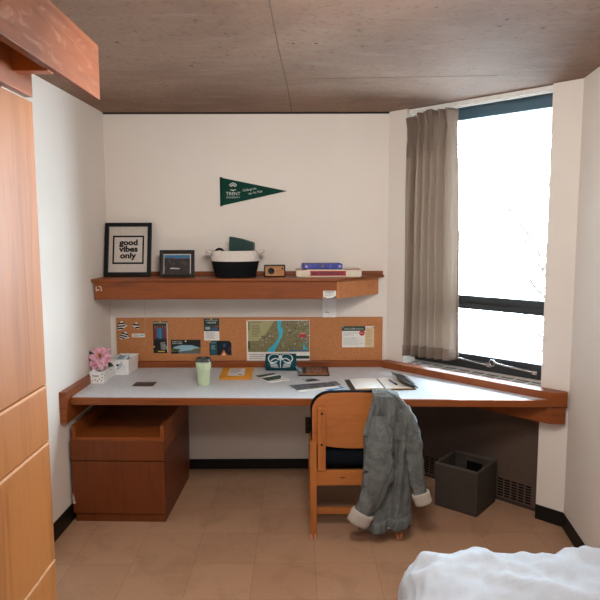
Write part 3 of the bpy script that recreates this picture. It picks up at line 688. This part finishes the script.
# envelope
ev = thing('envelope', 'yellow padded envelope with white address label lying on the desk', 'envelope', (.885, -.245, Z), (0, 0, R(2)))
MB().rbox((0, 0, .005), (.208, .325, .01), .005, 10, .0008, 14).build('pouch', plain('#d9932f', .6), ev)
MB().box(-.053, .05, -.085, .115, .0095, .0112).build('address_label', plain('#dcdce0', .6), ev, label='white label')
lines(MB(), -.045, .04, -.03, .1, 7, .0117, .3, 3).build('text_lines', GREYINK, ev); MB().box(.012, .034, -.07, -.055, .0110, .0117).build('stamp_mark', INK, ev)
# booklet
def flat(name, label, cat, x, y, rot, w, h, t, base, z=0, group=None):
    r = thing(name, label, cat, (x, y, Z+z), (0, 0, R(rot)), group)
    MB().box(-w/2, w/2, -h/2, h/2, 0, t, min(t*.3, .001)).build('pages' if t > .003 else 'paper', base, r); return r, w, h, t
r, w, h, th = flat('booklet', 'green and white folded booklet lying left of the dark magazine', 'booklet', 1.118, -.358, -58, .20, .138, .004, PAPER)
P(r, th, w, h, 'cover_print', [([(.0, .0), (.3, .0), (.18, 1), (0, 1)], plain('#33493a', .5)), ([(.42, .0), (.85, .0), (.8, .7), (.5, 1), (.36, 1)], plain('#2c4a38', .5)), (.88, .1, .98, .9, plain('#d9dcd8', .5))])
# rolled teal blanket
rl = thing('rolled_blanket', 'rolled dark teal blanket with white swirl lettering in front of the map', 'blanket', (1.168, -.135, Z+.0555))
TEALC = m_fabric('teal_fleece', '#123f4b', '#18505c', 160)
def rollring(x_, k=1): return [(x_, k*(.055+.002*sin(3*t_+x_*20))*cos(t_), k*.0555*sin(t_)) for t_ in [2*pi*i/32 for i in range(32)]]
MB().rings([rollring(-.1, .2), rollring(-.102, .75), rollring(-.1, .95)]+[rollring(-.095+.019*i) for i in range(11)]+[rollring(.102, .95), rollring(.104, .75), rollring(.1, .2)]).build('roll', TEALC, rl)
def onroll(x_, v): t_ = pi+R(6)-v*R(125)+R(28); return (x_, .0575*cos(t_), .0575*sin(t_))
def stroke(mb, pts, wd):
    n = len(pts); A = []; B = []
    for i, (x_, v) in enumerate(pts):
        dx = pts[min(i+1, n-1)][0]-pts[max(i-1, 0)][0]; dv = (pts[min(i+1, n-1)][1]-pts[max(i-1, 0)][1])*.12
        l = math.hypot(dx, dv) or 1; nx, nv = -dv/l*wd, dx/l*wd/.12
        A.append(onroll(x_+nx, v+nv)); B.append(onroll(x_-nx, v-nv))
    mb.rings([A, B][::-1], False, False)
sw = MB()
for s, cx in ((-1, -.044), (1, .042)):
    stroke(sw, [(cx+.036*cos(t_)-.006*s*sin(t_), .60+.27*sin(t_)) for t_ in [(R(-20) if s < 0 else R(200))-s*k*R(14) for k in range(25)]], .0036)
    stroke(sw, [(cx+s*(-.036+.056*k/8), .46+.10*sin(k/8*pi*1.1)) for k in range(9)], .0034)
    for j in range(3): stroke(sw, [(cx+s*(-.030+.050*k/8+.004*j), .06+.09*j+.05*k/8) for k in range(9)], .0030)
stroke(sw, [(-.001, .04+.1*k) for k in range(9)], .0028)
sw.build('swirl_lettering', plain('#d2d9d8', .8), rl, label='white swirl design')
fg = MB(); rr = random.Random(9)
for i in range(16):
    y_ = -.05+rr.uniform(0, .06); x_ = .1+rr.uniform(-.005, .005)
    fg.tube([(x_, y_, -.02), (x_+.015+rr.uniform(0, .01), y_-.01, -.042), (x_+.03+rr.uniform(0, .02), y_-.015, -.052)], .002, 5)
fg.build('fringe', plain('#7fa3b5', .9), rl, label='pale blue fringe')
# dark magazine near the wall
r, w, h, th = flat('magazine', 'dark magazine with a crowd photo and orange strip lying against the back rail', 'magazine', 1.385, -.195, 0, .2, .235, .008, plain('#241d1c', .4))
crowd = m_mottle('crowd_print', [(.3, '#2b1c18'), (.45, '#6e3527'), (.6, '#a98c78'), (.75, '#d8cdc0')], 70, 3)
P(r, th, w, h, 'cover_print', [(.26, .2, .93, .82, crowd), (.12, .05, .96, .15, plain('#c98a3a', .5)), (.02, .04, .14, .96, plain('#85838a', .4))])
text(MB(), 'TABLES FOR EVENTS', .02*w, .36*h, .012, th+.0006, width=.55*w).build('lettering', WHITE, r)
# prints and brochures
r, w, h, th = flat('photo_print', 'small blue and dark photo print half hidden behind the large photo sheet', 'photo', 1.365, -.425, 34, .1, .15, .0008, PAPER, .0)
P(r, th, w, h, 'picture', [(.04, .03, .96, .6, plain('#27384a', .4)), (.04, .6, .96, .97, plain('#a9bccb', .4)), (.3, .4, .8, .7, plain('#14181c', .4))])
r, w, h, th = flat('photo_sheet', 'large grey photo sheet with white border lying near the middle of the desk', 'photo', 1.375, -.565, 23, .262, .2, .001, PAPER, .0012)
P(r, th, w, h, 'picture', [(.0, .2, 1, .86, m_mottle('grey_town_print', [(.3, '#1c1f23'), (.5, '#44494f'), (.75, '#a0a6ac')], 60, 4)), ([(0, .86), (1, .7), (1, 1), (0, 1)], plain('#c9d0d4', .4))])
text(MB(), 'PORTRAIT', -.1*w, -.42*h, .012, th+.0006, width=.3*w).build('lettering', GREYINK, r)
r, w, h, th = flat('brochure', 'bright blue brochure under the right corner of the large photo sheet', 'brochure', 1.502, -.625, 35, .115, .085, .0008, plain('#2f79b5', .4), .0)
P(r, th, w, h, 'picture', [(.0, .0, 1, .25, plain('#c4cdd3', .4)), (.7, .6, 1, 1, plain('#20507c', .4))])
r, w, h, th = flat('leaflet', 'narrow dark leaflet lying beside the bright blue brochure behind the chair', 'leaflet', 1.5, -.5, 15, .06, .09, .0008, plain('#30363c', .4), .0)
P(r, th, w, h, 'picture', [(.1, .1, .9, .4, plain('#8a8f92', .4)), (.1, .5, .9, .9, plain('#55606a', .4))])
# open notebook
nb = thing('notebook', 'open blank notebook in a dark cover lying on the desk behind the jacket', 'notebook', (1.78, -.54, Z), (0, 0, R(4)))
CV = plain('#2a241f', .45)
MB().box(-.2, .185, -.132, .132, 0, .004, .001).build('cover', CV, nb)
def page(s):
    def f(u, v): return (s*(.004+.165*u), -.122+.244*v, .006+.010*sin(pi*min(1, u*.9+.1))**.6*(1-.35*u))
    mb = MB(); mb.grid(f, 14, 2)
    def g(u, v): q = f(u, v); return (q[0], q[1], .0035)
    n = 14
    for v in (0, 1):
        mb.rings([[f(k/n, v) for k in range(n+1)], [g(k/n, v) for k in range(n+1)]], False, False, False)
    mb.rings([[f(1, 0), f(1, 1)], [g(1, 0), g(1, 1)]], False, False, False)
    return mb
page(-1).build('page_block', plain('#f3f2ee', .7, .2), nb); page(1).build('page_block', plain('#f3f2ee', .7, .2), nb)
MB().box(-.17, -.002, -.1235, -.122, .004, .011).box(.002, .168, -.1235, -.122, .004, .009).build('page_edge', plain('#cfa766', .7), nb, label='yellowed page edge')
MB().prism([(.108, -.118), (.195, -.132), (.178, .14), (.085, .12)], 0, .004, .001, M=Matrix.Translation((.0, 0, .012)) @ Matrix.Translation((.185, 0, 0)) @ Matrix.Rotation(R(20), 4, 'Y') @ Matrix.Translation((-.185, 0, 0))).build('cover_flap', plain('#22201f', .4), nb, label='black folded flap')
MB().tube([(.11, .13, .02), (.115, .19, .022), (.15, .15, .028), (.178, .06, .03), (.186, -.08, .022)], .0016, 5).build('elastic_band', BLACK, nb)
pe = thing('pen', 'blue and black pen lying on the right page of the open notebook', 'pen', (1.852, -.555, Z+.0185), (0, 0, R(15)))
MB().tube([(0, .055, 0), (0, .02, 0), (0, -.03, 0), (0, -.045, 0)], [.004, .0048, .0048, .003], 10).build('barrel', plain('#4c6d8c', .3), pe)
MB().tube([(0, -.03, .0), (0, -.05, 0), (0, -.062, 0)], [.0053, .0053, .002], 10).build('grip', BLACK, pe)
MB().box(-.0015, .0015, .02, .06, .004, .0065, .0005).build('clip', STEEL, pe)

# ================================================================== CHAIR
ch = thing('chair', 'beech wood chair with navy upholstery pushed up to the desk', 'chair', (1.595, -.985, 0))
def leg(x_, y0, y1, zt, nm='leg'):
    o = MB().box(x_-.018, x_+.018, y0, y1, .028, zt, .005).build(nm, BEECH, ch)
    MB().box(x_-.017, x_-.003, y0+.001, y1-.001, 0, .03, .002).box(x_+.003, x_+.017, y0+.001, y1-.001, 0, .03, .002).build('foot', plain('#c98a68', .45), o, label='split foot')
for s in (-1, 1):
    leg(s*.232, -.02, .025, .54); leg(s*.232, .40, .44, .44)
for s in (-1, 1):
    MB().box(s*.188-.022, s*.188+.022, -.022, .004, .385, .73, .006).build('back_upright', BEECH, ch)
    sc2 = MB()
    for zz in (.53, .70): sc2.lathe([(.001, 0), (.006, 0), (.006, .003), (.001, .003)], 12, M=Matrix.Translation((s*.188, -.0215, zz)) @ Matrix.Rotation(R(90), 4, 'X'))
    sc2.build('screw', BLACK, ch)
    MB().box(s*.232-.014, s*.232+.014, .025, .40, .31, .385, .004).build('side_rail', BEECH, ch)
    MB().box(s*.232-.012, s*.232+.012, .025, .40, .085, .12, .004).build('side_rail', BEECH, ch)
MB().box(-.215, .215, -.012, .012, .30, .383, .004).build('rear_rail', BEECHX, ch)
MB().box(-.215, .215, .405, .43, .30, .383, .004).build('front_rail', BEECHX, ch)
MB().box(-.22, .22, .10, .125, .085, .12, .004).build('stretcher', BEECHX, ch)
kn = MB(); kn.rings([[(-.075+k*.016*cos(t_)-.0, -.0126, .345+k*.0035*sin(t_)) for t_ in [2*pi*i/14 for i in range(14)]] for k in (.05, 1)], True, False, False); kn.build('wood_knot', plain('#5a3216', .6), ch)
# curved plywood back with rounded top, and its cushion
def backoutline(n=15, w=.238, grow=0):
    pts = []
    zt, zb = .797+grow, .492-grow
    for k in range(n): # bottom, sagging in the middle
        x_ = -w+2*w*k/(n-1); pts.append((x_, zb+.035*(abs(x_)/w)**2))
    for k in range(9):
        a_ = R(k*90/8); pts.append((w-.10+(.10+grow)*cos(a_), zt-.085+(.085)*sin(a_)))
    for k in range(9):
        a_ = R(90+k*90/8); pts.append((-w+.10+(.10+grow)*cos(a_), zt-.085+.085*sin(a_)))
    return pts
def slab(mb, outl, y0, y1, curve=.022, w=.238):
    xs = sorted({round(p[0], 4) for p in outl}); n = len(outl); t = bmesh.new(); cols = []
    for x_ in xs:
        zz = []
        for i in range(n):
            (xa, za), (xb, zb) = outl[i], outl[(i+1) % n]
            if min(xa, xb)-1e-4 <= x_ <= max(xa, xb)+1e-4:
                if abs(xb-xa) < 1e-5: zz += [za, zb]
                else: zz.append(za+(zb-za)*(x_-xa)/(xb-xa))
        f = curve*(1-(x_/w)**2); z0_, z1_ = min(zz), max(zz)
        cols.append([[t.verts.new((x_, y+f, z0_+(z1_-z0_)*k/4)) for k in range(5)] for y in (y0, y1)])
    for a, b in zip(cols, cols[1:]):
        for k in range(4):
            t.faces.new((a[0][k], b[0][k], b[0][k+1], a[0][k+1])); t.faces.new((a[1][k+1], b[1][k+1], b[1][k], a[1][k]))
        t.faces.new((a[1][0], b[1][0], b[0][0], a[0][0])); t.faces.new((a[0][4], b[0][4], b[1][4], a[1][4]))
    for c_ in (cols[0], cols[-1]):
        for k in range(4): t.faces.new((c_[0][k], c_[0][k+1], c_[1][k+1], c_[1][k]))
    mb.join(t); return mb
slab(MB(), backoutline(), .005, .018).build('backrest', wood('beech_ply', '#b26b34', '#9d5a28', 'x', .38, .45, .7), ch)
slab(MB(), backoutline(grow=.006, w=.241), .0182, .05).build('back_cushion', NAVY, ch, label='navy back cushion')
MB().rbox((0, .225, .435), (.44, .43, .09), .04, 10).build('seat', NAVY, ch, label='navy seat cushion')

# ================================================================== JACKET over the chair back
DEN = m_denim(); CUFF = m_fabric('pale_cuff', '#a39a90', '#bdb4aa', 200)
jk = thing('jacket', 'speckled grey denim jacket with rolled cuffs draped over the chair back', 'jacket', (1.74, -1.03, 0))
def X(px): return .00536*(px-358)+1.603-1.74
def Zj(py): return .808-.00548*(py-395)
prof = [(520, 358.5, 409), (508, 358.5, 409.5), (490, 360, 410), (470, 362, 410), (450, 362.5, 410), (438, 362, 409.5), (428, 362.5, 409), (418, 366, 408), (408, 369, 406.5), (401, 370, 402), (396, 371, 396)]
def interp(tab, t):
    t = t*(len(tab)-1); i = min(int(t), len(tab)-2); f_ = t-i
    return [tab[i][k]*(1-f_)+tab[i+1][k]*f_ for k in range(3)]
def fold(u, z): return .020*sin(u*15+2.2*sin(z*5)+1.2)+.010*sin(u*31-z*7)+.012*noise.noise(Vector((u*4, z*5, 1.7)))+.014*(.5-abs(noise.noise(Vector((u*9+z*2, z*3.2, 5.1)))*1.8))
rings_ = []
NR = 46
for i in range(NR+1):
    py, l, r_ = interp(prof, i/NR); z_ = Zj(py); n = 64; ring = []
    up_ = max(0, (z_-.70)/.1); dep = .038*(1-.55*up_)
    for k in range(n):
        t_ = 2*pi*k/n; u = (1-cos(t_))/2; xx = X(l)+(X(r_)-X(l))*u
        back = sin(t_) < 0
        yy = (-(dep)*abs(sin(t_))**.6 if not back else .012*abs(sin(t_))**.6)
        amp = abs(sin(t_))**.5*(1-.7*up_)
        if not back: yy -= fold(u, z_)*amp*.9
        ring.append((xx, yy+.0, z_+.004*sin(u*11)))
    rings_.append(ring)
MB().rings(rings_, True, True).build('body', DEN, jk)
# part that folds over the top of the chair back
def over(u, v):
    xx = X(371)+(X(397)-X(371))*u; a_ = pi*v
    if v < .75:
        q = v/.75*pi; return (xx+.004*sin(9*u), .057-.055*cos(q)+.005*sin(u*12)*sin(q), .795+.026*sin(q)-.02*max(0, (u-.62))*2.4)
    d = (v-.75)/.25; return (xx+.01*sin(9*u)*d, .112+.006*sin(u*14), .795-.12*d-.02*max(0, (u-.62))*2.4)
MB().grid(over, 26, 24).build('folded_over_yoke', DEN, jk)
# collar piece on the left
cl = MB().grid(lambda u, v: (X(369.5-9*v*(1-.25*u)+4*u), -.02-.026*sin(pi*(.15+.7*u))-.006*v, Zj(400+31*v+3*u)), 8, 14)
cl.build('collar', DEN, jk)
# hem band
hem = []
for i in range(7):
    f_ = i/6; ring = []
    for k in range(64):
        t_ = 2*pi*k/64; u = (1-cos(t_))/2; pl, pr_ = 357.5, 410.5
        xx = X(pl)+(X(pr_)-X(pl))*u; back = sin(t_) < 0
        yy = (-.046*abs(sin(t_))**.6 if not back else .014*abs(sin(t_))**.6)
        if not back: yy -= .75*fold(u, .12)*abs(sin(t_))**.5
        e = .004*(1 if 0 < i < 6 else 0); sag = -.016*sin(pi*min(1, u*1.05))+.016*u
        ring.append((xx, yy-(e if not back else -e), Zj(528)+(Zj(516)-Zj(528))*f_+sag+.0025*sin(u*13)))
    hem.append(ring)
MB().rings(hem, True, True).build('hem_band', DEN, jk)
def sleeve(name, pts, y0, seed):
    # pts: (px, py, radius_px, y)
    P_ = [Vector((X(a_), b_, Zj(c_))) for a_, c_, r_, b_ in pts]; rings2 = []; n = 28; m = 30
    for i in range(m+1):
        t = i/m*(len(pts)-1); j = min(int(t), len(pts)-2); f_ = t-j; f2 = f_*f_*(3-2*f_)
        p = P_[j].lerp(P_[j+1], f_); rd_ = (pts[j][2]*(1-f2)+pts[j+1][2]*f2)*.00536
        d = (P_[j+1]-P_[j]).normalized(); side = Vector((0, 1, 0)).cross(d).normalized(); fr_ = d.cross(side).normalized()
        ring = []
        for k in range(n):
            a_ = 2*pi*k/n
            w_ = 1+.10*(.5-2*abs(noise.noise(Vector((cos(a_)*2.6, sin(a_)*2.6, i*.11+seed*2)))))+.13*noise.noise(Vector((cos(a_)*1.3, sin(a_)*1.3, i*.16+seed)))+.07*sin(i*1.5+3*a_+seed)+.06*sin(4*a_+seed)
            ring.append(p+side*(rd_*cos(a_)*w_)+fr_*(rd_*.62*sin(a_)*w_))
        rings2.append(ring)
    return MB().rings(rings2, True, True).build(name, DEN, jk)
sleeve('sleeve', [(377, 414, 7, -.03), (377, 430, 12, -.045), (376, 450, 13.5, -.06), (377.5, 468, 13.5, -.064), (371, 488, 11, -.064), (360, 508, 8.3, -.062)], 0, 1.3)
sleeve('sleeve', [(400, 408, 7, -.006), (406, 422, 9, -.01), (410, 442, 9.5, -.02), (412.5, 460, 8.5, -.024), (414.5, 478, 8, -.026), (418.5, 492, 6.3, -.026)], 0, 4.1)
def cuff(px, py, ang, hw, hl, y_):
    mb = MB(); d = Vector((sin(R(ang)), 0, -cos(R(ang)))); side = Vector((cos(R(ang)), 0, sin(R(ang)))); fr_ = Vector((0, 1, 0)); c_ = Vector((X(px), y_, Zj(py)))
    rs = []
    for t_, k in ((-.5, .86), (-.54, 1.04), (-.3, 1.07), (0, 1.02), (.3, 1.05), (.5, 1.0), (.52, .9), (.4, .7), (.1, .6)):
        rs.append([c_+d*(t_*hl*2*.00536)+side*(hw*.00536*k*cos(a_)*(1+.04*sin(3*a_)))+fr_*(hw*.55*.00536*k*sin(a_)) for a_ in [2*pi*i/28 for i in range(28)]])
    mb.rings(rs, True, True); return mb.build('cuff', CUFF, jk, label='pale rolled cuff')
cuff(358.5, 512.5, -28, 11, 6.5, -.062); cuff(420, 496, 18, 8.5, 6, -.026)
# yoke seam and button
MB().grid(lambda u, v: (X(372+29*u), -.05-.010*sin(pi*u)-fold((372+29*u-362)/48, Zj(429+7*u))*.2, Zj(429+7*u)-.006*v), 20, 2).build('yoke_seam', plain('#636864', .9, .1), jk)
for a_, c_ in ((386, 522),):
    MB().lathe([(.001, 0), (.006, 0), (.006, .003), (.001, .004)], 12, M=Matrix.Translation((X(a_), -.071, Zj(c_))) @ Matrix.Rotation(R(90), 4, 'X')).build('button', STEEL, jk)

# ================================================================== FABRIC BIN
bn = thing('storage_bin', 'dark grey fabric cube bin standing on the floor by the heater', 'bin', (2.3, -.573, 0), (0, 0, R(-40)))
BINM = m_fabric('charcoal_fabric', '#3d352f', '#4d443d', 220)
hb, hz, tt_ = .134, .272, .006
o_ = MB()
def rect(k, z, wob=0): return [(-k, -k, z), (0, -k-wob, z), (k, -k, z), (k+wob, 0, z), (k, k, z), (0, k+wob, z), (-k, k, z), (-k-wob, 0, z)]
o_.rings([rect(hb-.004, 0), rect(hb, .006), rect(hb, .13, .003), rect(hb, hz, -.003), rect(hb-tt_, hz, -.003), rect(hb-tt_, .008)], True, True, False)
o_.build('body', BINM, bn)
MB().rings([rect(hb+.0015, hz-.012, -.003), rect(hb+.002, hz+.001, -.003), rect(hb-tt_-.001, hz+.001, -.003), rect(hb-tt_-.001, hz-.012, -.003)], True, False, False).build('rim_binding', m_fabric('rim_fabric', '#514a45', '#5e5650', 220), bn)
MB().box(-.05, .05, hb-.012, hb-.0065, .17, .225, .004).build('handle', BLACK, bn)

# ================================================================== CURTAIN
cu = thing('curtain', 'taupe pinch-pleated curtain drawn to the left side of the window', 'curtain', WLOC, WROT)
CURT = m_curtain()
def cpt(u, z):
    t = (2.405-z)/1.56
    s0 = .140+.004*t+.003*sin(3*t); s1 = .478+.036*t
    s = s0+(s1-s0)*u
    ph = u*2*pi*6.2
    g = max(0, 1-abs(z-2.29)/.09)                # pinched waist of the heading
    A = (.046+.004*t)*(1-.45*g)
    w_ = sin(ph+.8*sin(2.2*t)+.6)
    yy = .022+A*(w_*abs(w_)**-.25 if abs(w_) > 1e-4 else 0)+.010*sin(ph*2.1+t*3)+.014*noise.noise(Vector((u*7, t*3, 2)))-.035*max(0, 1-u/.14)
    s += .010*cos(ph+.6)*(1-g)
    return s, yy
def curt(u, v):
    z = .85+(2.40-.85)*v
    if v > .9: z -= .085*max(0, 1-u/.2)**1.3*((v-.9)/.1)         # the left corner has slipped off its hook
    z -= .012*(1-v)*(1-u)
    s, yy = cpt(u, z); return (s, yy, z)
cl = MB().grid(curt, 190, 80)
cur_o = cl.build('drape', CURT, cu)
md = cur_o.modifiers.new('thick', 'SOLIDIFY'); md.thickness = .003
hm = MB().grid(lambda u, v: (lambda q: (q[0], q[1]-.003, q[2]+0))((lambda z_: (*cpt(u, z_), z_))(.845-.012*(1-u)+.07*v)), 130, 3)
hm = hm.build('hem', CURT, cu); md = hm.modifiers.new('thick', 'SOLIDIFY'); md.thickness = .002
for i in range(4):
    u = .13+.235*i
    pl = MB()
    for d in (-.012, 0, .012):
        pts = [(cpt(u, z_)[0]+d*(.3+abs(z_-2.3)*9), cpt(u, z_)[1]-.022-.012*(abs(z_-2.3)*9), z_-(.06*max(0, 1-u/.25))) for z_ in (2.40, 2.36, 2.31, 2.28, 2.22, 2.15)]
        pl.tube(pts, [.009, .011, .008, .008, .009, .003], 8)
    pl.build('pinch_pleat', CURT, cu)
for i in range(5):
    u = .1+.2*i; s, yy = cpt(u, 2.38)
    MB().tube([(s, .045, 2.409), (s, .042, 2.39), (s, yy+.006, 2.37)], .0025, 6).build('hook', STEEL, cu)

# ================================================================== WALL PLATES
op = thing('wall_outlet', 'dark brown wall outlet plate on the back wall behind the chair', 'outlet', (1.368, 0, .312))
MB().box(-.036, .036, -.006, -.0005, -.058, .058, .002).build('plate', plain('#3a2f29', .4), op)
MB().box(-.018, .018, -.008, -.005, .008, .04, .003).box(-.018, .018, -.008, -.005, -.04, -.008, .003).build('socket', plain('#241d19', .4), op)
yy = -1.67
sp = thing('wall_outlet', 'dark outlet plate on the right wall beside the bed', 'outlet', (rw(yy), yy, .44), (0, 0, R(-90)-math.atan(.13)))
MB().box(-.045, .075, -.007, -.0005, -.05, .05, .002).build('plate', plain('#241f1c', .4), sp)
MB().box(-.02, .015, -.009, -.006, -.03, .03, .003).build('socket', plain('#171412', .4), sp)

# ================================================================== WARDROBE
wx = .6
wd = thing('wardrobe', 'tall orange-brown wooden wardrobe at the left edge of the room', 'wardrobe', (wx, -2.512, 0))
MB().box(-.56, -.03, -1.2, -.10, .0, 2.1, .002).build('carcass', OAKZ, wd)
MB().box(-.022, 0, -1.2, 0, 1.245, 1.985, .002).build('door', ROBE, wd, label='upper wardrobe door')
MB().box(-.022, 0, -1.2, 0, 1.088, 1.238, .002).build('drawer', ROBE, wd)
MB().box(-.022, 0, -1.2, 0, .748, 1.081, .002).build('drawer', ROBE, wd)
MB().box(-.022, 0, -1.2, 0, .40, .741, .002).build('drawer', ROBE, wd)
MB().box(-.022, 0, -1.2, 0, .05, .393, .002).build('drawer', ROBE, wd)
for z_ in (1.238, 1.081, .741): MB().box(-.02, .0008, -1.2, .0, z_-.004, z_+.003, .0008).build('worn_lit_edge', EDGE, wd, label='pale worn edge with painted highlight')  # pale strip: wear plus light caught by the bevels, put into the colour
MB().box(-.022, 0, -1.2, .005, 1.998, 2.12, .002).build('header_board', wood('header_wood', '#b0602f', '#8f4a22', 'y', .4), wd)
MB().box(-.01, .085, -.105, -.07, 2.037, 2.12, .002).build('spacer_block', wood('spacer_wood', '#c9702f', '#a9571f', 'x', .4), wd)
MB().box(.078, .1, -1.25, .24, 2.04, 2.195, .002).build('fascia', FASC, wd, label='worn overhanging top board')
MB().box(-.56, .08, -1.2, -.10, 2.1, 2.12, .002).build('top_board', OAKY, wd)

# ================================================================== BED
BROT = (0, 0, R(-7)); BLOC = (1.985, -2.9, 0)
bd = thing('bed', 'bed with pale mattress standing along the right wall at the lower right', 'bed', BLOC, BROT)
MB().box(-.34, .34, -.72, .72, .20, .27, .006).build('frame', OAKY, bd)
MB().rbox((0, 0, .355), (.66, 1.4, .17), .06, 6).build('mattress', plain('#d8d6d0', .8), bd)
for sx in (-.3, .3):
    for sy in (-.68, .68): MB().box(sx-.025, sx+.025, sy-.025, sy+.025, 0, .21, .004).build('leg', OAKZ, bd)
DUV = m_fabric('white_duvet_cotton', '#b7bfc9', '#c9d0d9', 250, .85, .12)
mb = MB(); t = bmesh.new(); bmesh.ops.create_cube(t, size=2); bmesh.ops.subdivide_edges(t, edges=t.edges, cuts=84, use_grid_fill=True)
for v in t.verts:
    x_, y_, z_ = v.co
    hx, hy, hz_ = .44, .82, .21; rr_ = .13
    p = Vector((x_*hx, y_*hy, z_*hz_)); q = Vector((max(-hx+rr_, min(hx-rr_, p.x)), max(-hy+rr_, min(hy-rr_, p.y)), max(-hz_, min(hz_-rr_, p.z))))
    n = p-q
    if n.length > 1e-6: p = q+n.normalized()*min(rr_, max(abs(n.x), abs(n.y), abs(n.z)))
    nn = n.normalized() if n.length > 1e-6 else Vector((0, 0, 1))
    w_ = .014*noise.noise(Vector((p.x*3.1, p.y*3.4, p.z*2+3)))+.012*noise.noise(Vector((p.x*9+p.y*4, p.y*7, p.z*5)))+.006*noise.noise(Vector((p.x*24, p.y*22, p.z*9)))+.014*(.4-abs(noise.noise(Vector((p.x*7+p.y*3, p.y*9, p.z*6+2)))*2))+.007*(.4-abs(noise.noise(Vector((p.x*19-p.y*8, p.y*15, p.z*12)))*2))
    ridge = .010*sin(18*(p.x*.5+p.y*.8)+5*noise.noise(p*4))
    if z_ > -.98: p += nn*(w_+ridge*.5) + Vector((0, 0, .05*(p.x+.44)*max(0, z_)))
    v.co = p
bmesh.ops.delete(t, geom=[f for f in t.faces if all(abs(v.co.z+.21) < 1e-4 for v in f.verts)], context='FACES')
bmesh.ops.recalc_face_normals(t, faces=t.faces)
mb.join(t, None, True)
dvo = mb.build('duvet', DUV); md = dvo.modifiers.new('thick', 'SOLIDIFY'); md.thickness = .012; md.offset = -1
dv = tag(dvo, 'white rumpled duvet spread over the bed at the lower right', 'duvet'); dv.location = (BLOC[0], BLOC[1], .345); dv.rotation_euler = BROT

# ================================================================== OUTSIDE
gd = struct(MB().box(-8, 30, -8, 30, -3.2, -3.0).build('ground', plain('#d4d9dd', .9, .1)))
gd.location = (0, 0, 0)
# bare tree outside, washed out by the sky
tr = MB(); rr = random.Random(21)
def branch(p, d, L, r_, depth):
    pts = [p]; rs = [r_]; q = p.copy(); dd = d.copy()
    for i in range(5):
        dd = (dd+Vector((rr.uniform(-.16, .16), rr.uniform(-.16, .16), rr.uniform(-.06, .12)))).normalized(); q = q+dd*(L/5); pts.append(q.copy()); rs.append(r_*(1-.6*(i+1)/5))
    tr.tube(pts, rs, 6)
    if depth:
        for i in (2, 3, 4, 5):
            for s in (-1, 1):
                if rr.random() < .8:
                    nd = (dd*.6+Vector((rr.uniform(-.7, .7), rr.uniform(-.7, .7), rr.uniform(.0, .6)))).normalized(); branch(pts[i], nd, L*.6, rs[i]*.6, depth-1)
branch(Vector((6.2, 5.2, -3.0)), Vector((-.15, -.1, 1)), 4.2, .09, 3)
tag(tr.build('bare_tree', plain('#3b3632', .9, .1)), 'faint bare tree outside the window, bleached by the bright sky', 'tree')

# prints belong to their paper: fold each printed picture into the sheet it is printed on
def merge_prints(keys):
    for root in [o for o in col.objects if o.type == 'EMPTY']:
        ch_ = [c for c in col.objects if c.parent == root]
        base = next((c for c in ch_ if c.name.split('.')[0] in ('paper', 'pages', 'card', 'tin')), None)
        if not base: continue
        for c in ch_:
            if c.name.split('.')[0] not in keys: continue
            b_ = bmesh.new(); b_.from_mesh(base.data); n0 = len(b_.faces); k0 = len(base.data.materials)
            for m_ in c.data.materials: base.data.materials.append(m_)
            b_.from_mesh(c.data); b_.faces.ensure_lookup_table()
            for f in b_.faces[n0:]: f.material_index += k0
            b_.to_mesh(base.data); b_.free(); bpy.data.objects.remove(c)
merge_prints({'photo_print', 'map_print', 'building_print', 'river_print', 'badge_print', 'picture', 'cover_print', 'panel_print', 'logo', 'footer', 'print', 'text_lines', 'stripes', 'printed_marks'})
# ================================================================== LIGHT
wld = bpy.data.worlds.new('World'); scn.world = wld; wld.use_nodes = True
bgn = wld.node_tree.nodes['Background']; bgn.inputs[0].default_value = (.71, .87, 1.0, 1); bgn.inputs[1].default_value = 52
pl = bpy.data.lights.new('window_portal', 'AREA'); pl.shape = 'RECTANGLE'; pl.size = .92; pl.size_y = 1.6; pl.cycles.is_portal = True
po = bpy.data.objects.new('window_portal', pl); col.objects.link(po)
sM = (S0+S1)/2; yl = .24; k2 = 2**-.5
po.location = (AX+k2*(sM+yl), -k2*(sM-yl), 1.6); po.rotation_euler = (R(90), 0, R(-45)+0)
d = Vector((-k2, -k2, 0)); po.rotation_euler = d.to_track_quat('-Z', 'Y').to_euler()
# added fill light above the view, brightens the back wall
al = bpy.data.lights.new('fill_light', 'AREA'); al.shape = 'DISK'; al.size = .6; al.energy = 35; al.color = (1, .95, .90)
ao = bpy.data.objects.new('fill_light', al); col.objects.link(ao); ao.location = (1.4, -2.55, 2.37); ao.rotation_euler = (R(58), 0, 0)

bl = bpy.data.lights.new('rear_fill_light', 'AREA'); bl.shape = 'DISK'; bl.size = .45; bl.energy = 18; bl.color = (1, .95, .90)  # second added fill, out of view, not a known lamp of the room
bo = bpy.data.objects.new('rear_fill_light', bl); col.objects.link(bo); bo.location = (1.3, -3.75, 2.37); bo.rotation_euler = (R(55), 0, 0)

# ================================================================== CAMERA
cam = bpy.data.cameras.new('camera'); co = bpy.data.objects.new('camera', cam); col.objects.link(co)
cam.sensor_fit = 'HORIZONTAL'; cam.sensor_width = 36; cam.lens = 36*608.37/600; cam.clip_start = .05
pi_, ya, ro = .1106, .004, .0029
co.location = (1.2814, -4.1284, 1.65)
co.rotation_euler = (Matrix.Rotation(-ya, 3, 'Z') @ Matrix.Rotation(pi/2-pi_, 3, 'X') @ Matrix.Rotation(-ro, 3, 'Z')).to_euler()
scn.camera = co
vs = scn.view_settings; vs.view_transform = 'Standard'; vs.look = 'None'; vs.exposure = 0; vs.gamma = 1; vs.use_curve_mapping = False
scn.cycles.max_bounces = 10; scn.cycles.diffuse_bounces = 6; scn.cycles.transparent_max_bounces = 8; scn.cycles.sample_clamp_indirect = 8
